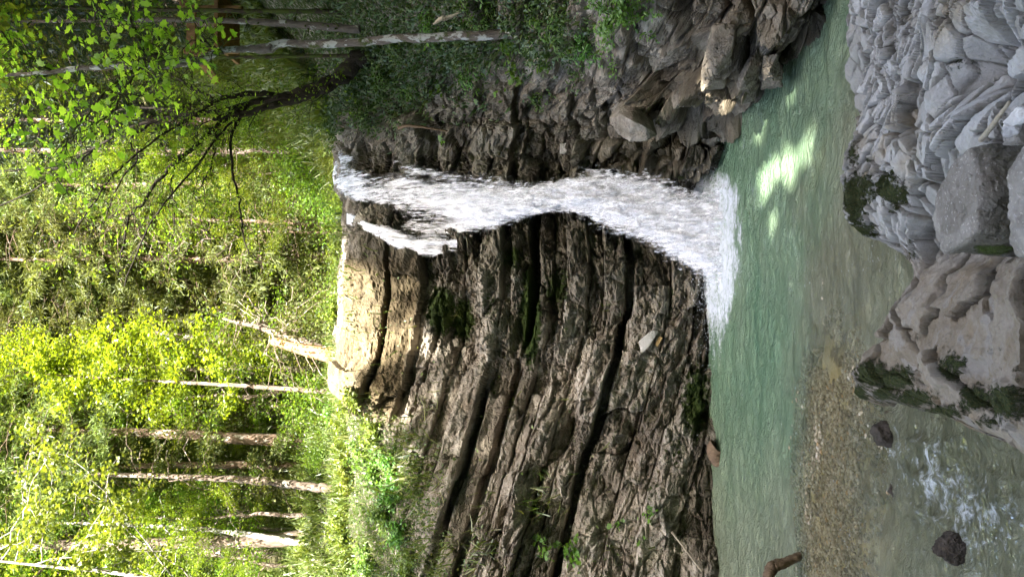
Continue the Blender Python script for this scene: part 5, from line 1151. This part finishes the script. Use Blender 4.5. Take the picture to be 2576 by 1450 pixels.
# leafy boughs of the birch at the lower left: maple-like light leaves
def left_boughs():
    Y = 11.8; e = empty('leafy_maple', P(700, 1500, 12.2)); base = np.array(e.location); tag(e, 'light-leaved young maple with thin white boughs at the lower left', 'tree')
    tr = cr(np.array([P(720, 1500, 12.2), P(500, 1475, 12.1), P(300, 1440, 12.), P(100, 1420, 11.9), (P(-80, 1400, 11.8))]), np.linspace(0, 4, 24)); T = Tubes(); T.add(tr-base, np.linspace(.05, .015, 24), 8); add('trunk', T.mesh('trunk', M_bark_birch), e)
    B = Tubes(); A = []; L = Leaves()
    for a, b in [(300, 1180), (230, 1240), (120, 1150), (60, 1250), (150, 1330), (330, 1290), (400, 1240), (60, 1090), (20, 1180), (260, 1370), (420, 1380), (180, 1420), (100, 1060), (480, 1300), (20, 1350)]:
        s = tr[rng.integers(6, 24)]; t = P(a, b, Y-.6+1.2*rng.random()); q = wob(s-base, t-s, np.linalg.norm(t-s), 12, .3, -.05); B.add(q, np.linspace(.012, .003, 12), 5); A.append(q[5:])
        for k in range(6):
            w = wob(q[rng.integers(5, 12)], rng.normal(size=3)*[.8, .8, .4], .25+.4*rng.random(), 6, .4, .1); B.add(w, np.linspace(.005, .002, 6), 4); A.append(w[1:])
    A = np.concatenate(A); n = 3200; ps = A[rng.integers(0, len(A), n)]+rng.normal(size=(n, 3))*.09
    L.add(MAPLE, ps, rdir(n, -.3, .5), np.array([0, -.2, 1.])+rng.normal(size=(n, 3))*.5, .062*(.6+.6*rng.random(n)))
    add('branches', B.mesh('branches', M_bark_birch), e); add('crown', L.mesh('crown', M_lime), e)
left_boughs()

# ------------------------------------------------------------------ the wooden footbridge glimpsed on the right
def footbridge():
    M = bark_mat('larch_plank', (.13, .075, .032), (.30, .175, .075), scale=.6); Y = 13.6; base = P(600, 20, Y); e = empty('wooden_footbridge', base); tag(e, 'orange-brown wooden footbridge railing glimpsed behind the right bank trunks', 'footbridge')
    def board(name, p, q, hw, th):
        p, q = np.array(p), np.array(q); d = nrm(q-p); s = np.array([0, 1., 0]); u = nrm(np.cross(d, s)); v = []
        for c in (p, q):
            for i, j in ((-1, -1), (1, -1), (1, 1), (-1, 1)): v.append(c+u*hw*i+s*th*j-base)
        f = [[0, 1, 2, 3], [7, 6, 5, 4], [0, 4, 5, 1], [1, 5, 6, 2], [2, 6, 7, 3], [3, 7, 4, 0]]
        o = add(name, make_mesh(name, v, np.array(f), M, False), e); b = o.modifiers.new('b', 'BEVEL'); b.width = .008; b.segments = 2
    k = 1/F*Y
    board('rail', P(461, -420, Y), P(461, 20, Y), 9*k, .03); board('rail', P(487, -420, Y+.005), P(481, 128, Y), 11*k, .03)
    for b in (-400, -190, 22): board('post', P(446, b, Y+.1), P(610, b, Y+.1), 7*k, .05)
    board('post', P(462, 128, Y+.1), P(600, 128, Y+.1), 6*k, .05)
    board('handrail', P(484, 131, Y-.08), P(548, 206, Y-.6), 8*k, .03)
    board('deck', P(572, -420, Y+.5), P(572, 140, Y+.5), 5*k, .55)
footbridge()

# ------------------------------------------------------------------ near bank, and an unseen leaf mass shaped to keep the gorge in shade
SUN = nrm(np.array([.12, -.70, .70]))
def near_bank():
    xs = np.linspace(-45, 60, 120); ys = np.linspace(-40, 2.2, 80); x, y = np.meshgrid(xs, ys, indexing='ij')
    z = .2+.45*np.maximum(0, -y-3)+.5*np.maximum(0, x-4)*sstep(6, -4, y)*.8+.5*fbm(x*.3, y*.3, o=3, seed=231)
    z = np.where((x < -1.1) & (y > -3), np.minimum(z, -.5-.0*x), z)
    me = make_mesh('riverbank', np.stack([x, y, z], -1).reshape(-1, 3), grid_faces(*x.shape), bpy.data.materials['forest_floor'])
    tag(add('riverbank_ground', me), 'forest floor of the near bank', 'river bank', kind='structure')
    # leaf mass placed to block the sun; holes cut along rays for sun patches
    N = 95000
    x = rng.uniform(-36, 46, N); y = rng.uniform(-15, -7, N)
    edge = np.interp(x, [-36, -.6, .9, 2, 3.4, 4.2, 5, 6, 7, 9, 12, 20, 46], [24.9, 24.8, 23.7, 23.5, 23.9, 25.4, 26.8, 27.5, 28.5, 31, 33, 36, 38])
    z0 = .45*np.maximum(0, -y-3); z = z0+rng.random(N)*(edge+(-y-7)*.97*.5-z0)
    p = np.stack([x, y, z], 1)
    beams = [(np.array([1.62, 8.05, 0]), .62), (np.array([1.15, 7.75, 0]), .16), (P(1800, 150, 7.0), .22), (P(1875, 215, 7.3), .16), (P(1600, 0, 7.5), .0)]
    keep = np.ones(N, bool)
    for q, r in beams:
        d = p-q; t = d@SUN; keep &= (np.linalg.norm(d-t[:, None]*SUN, axis=1) > r+.40*(r > 0)) | (rng.random(N) < .32)
    p = p[keep]; n = len(p); L = Leaves(); L.add(RHOMB, p, rdir(n), rdir(n), .75+.35*rng.random(n))
    tag(add('shade_wood', L.mesh('shade_wood', M_beech)), 'unseen leafy wood behind the viewer, shaped to shade the gorge', 'wood', kind='stuff')
near_bank()

# ------------------------------------------------------------------ light, sky, camera
W = bpy.data.worlds.new('World'); SC.world = W; W.use_nodes = True; nt = W.node_tree
sky = nt.nodes.new('ShaderNodeTexSky'); sky.sky_type = 'NISHITA'; sky.sun_disc = False
sky.sun_elevation = math.asin(SUN[2]); sky.sun_rotation = math.atan2(SUN[0], SUN[1]); sky.air_density = .75; sky.dust_density = 5.; sky.ozone_density = .6
bg = nt.nodes['Background']; nt.links.new(sky.outputs[0], bg.inputs[0]); bg.inputs[1].default_value = .15
sl = bpy.data.lights.new('sun', 'SUN'); sl.energy = 4.7; sl.angle = math.radians(.53); sl.color = (1., .95, .86)
so = bpy.data.objects.new('sun', sl); COL.objects.link(so); so.rotation_euler = Vector(-SUN).to_track_quat('-Z', 'Y').to_euler(); so.location = (0, 0, 50)

cam = bpy.data.cameras.new('camera'); cam.sensor_width = 36; cam.lens = F/2576*36; cam.clip_end = 600; cam.clip_start = .1
co = bpy.data.objects.new('camera', cam); COL.objects.link(co)
co.matrix_world = Matrix(((0, 1, 0, 0), (0, 0, -1, 0), (-1, 0, 0, CZ), (0, 0, 0, 1)))
SC.camera = co
vs = SC.view_settings; vs.view_transform = 'Standard'; vs.look = 'None'; vs.gamma = 1; vs.exposure = 3.05
cy = SC.cycles
cy.max_bounces = 6; cy.diffuse_bounces = 3; cy.glossy_bounces = 2; cy.transmission_bounces = 3; cy.transparent_max_bounces = 12
cy.caustics_reflective = False; cy.caustics_refractive = False; cy.use_denoising = True
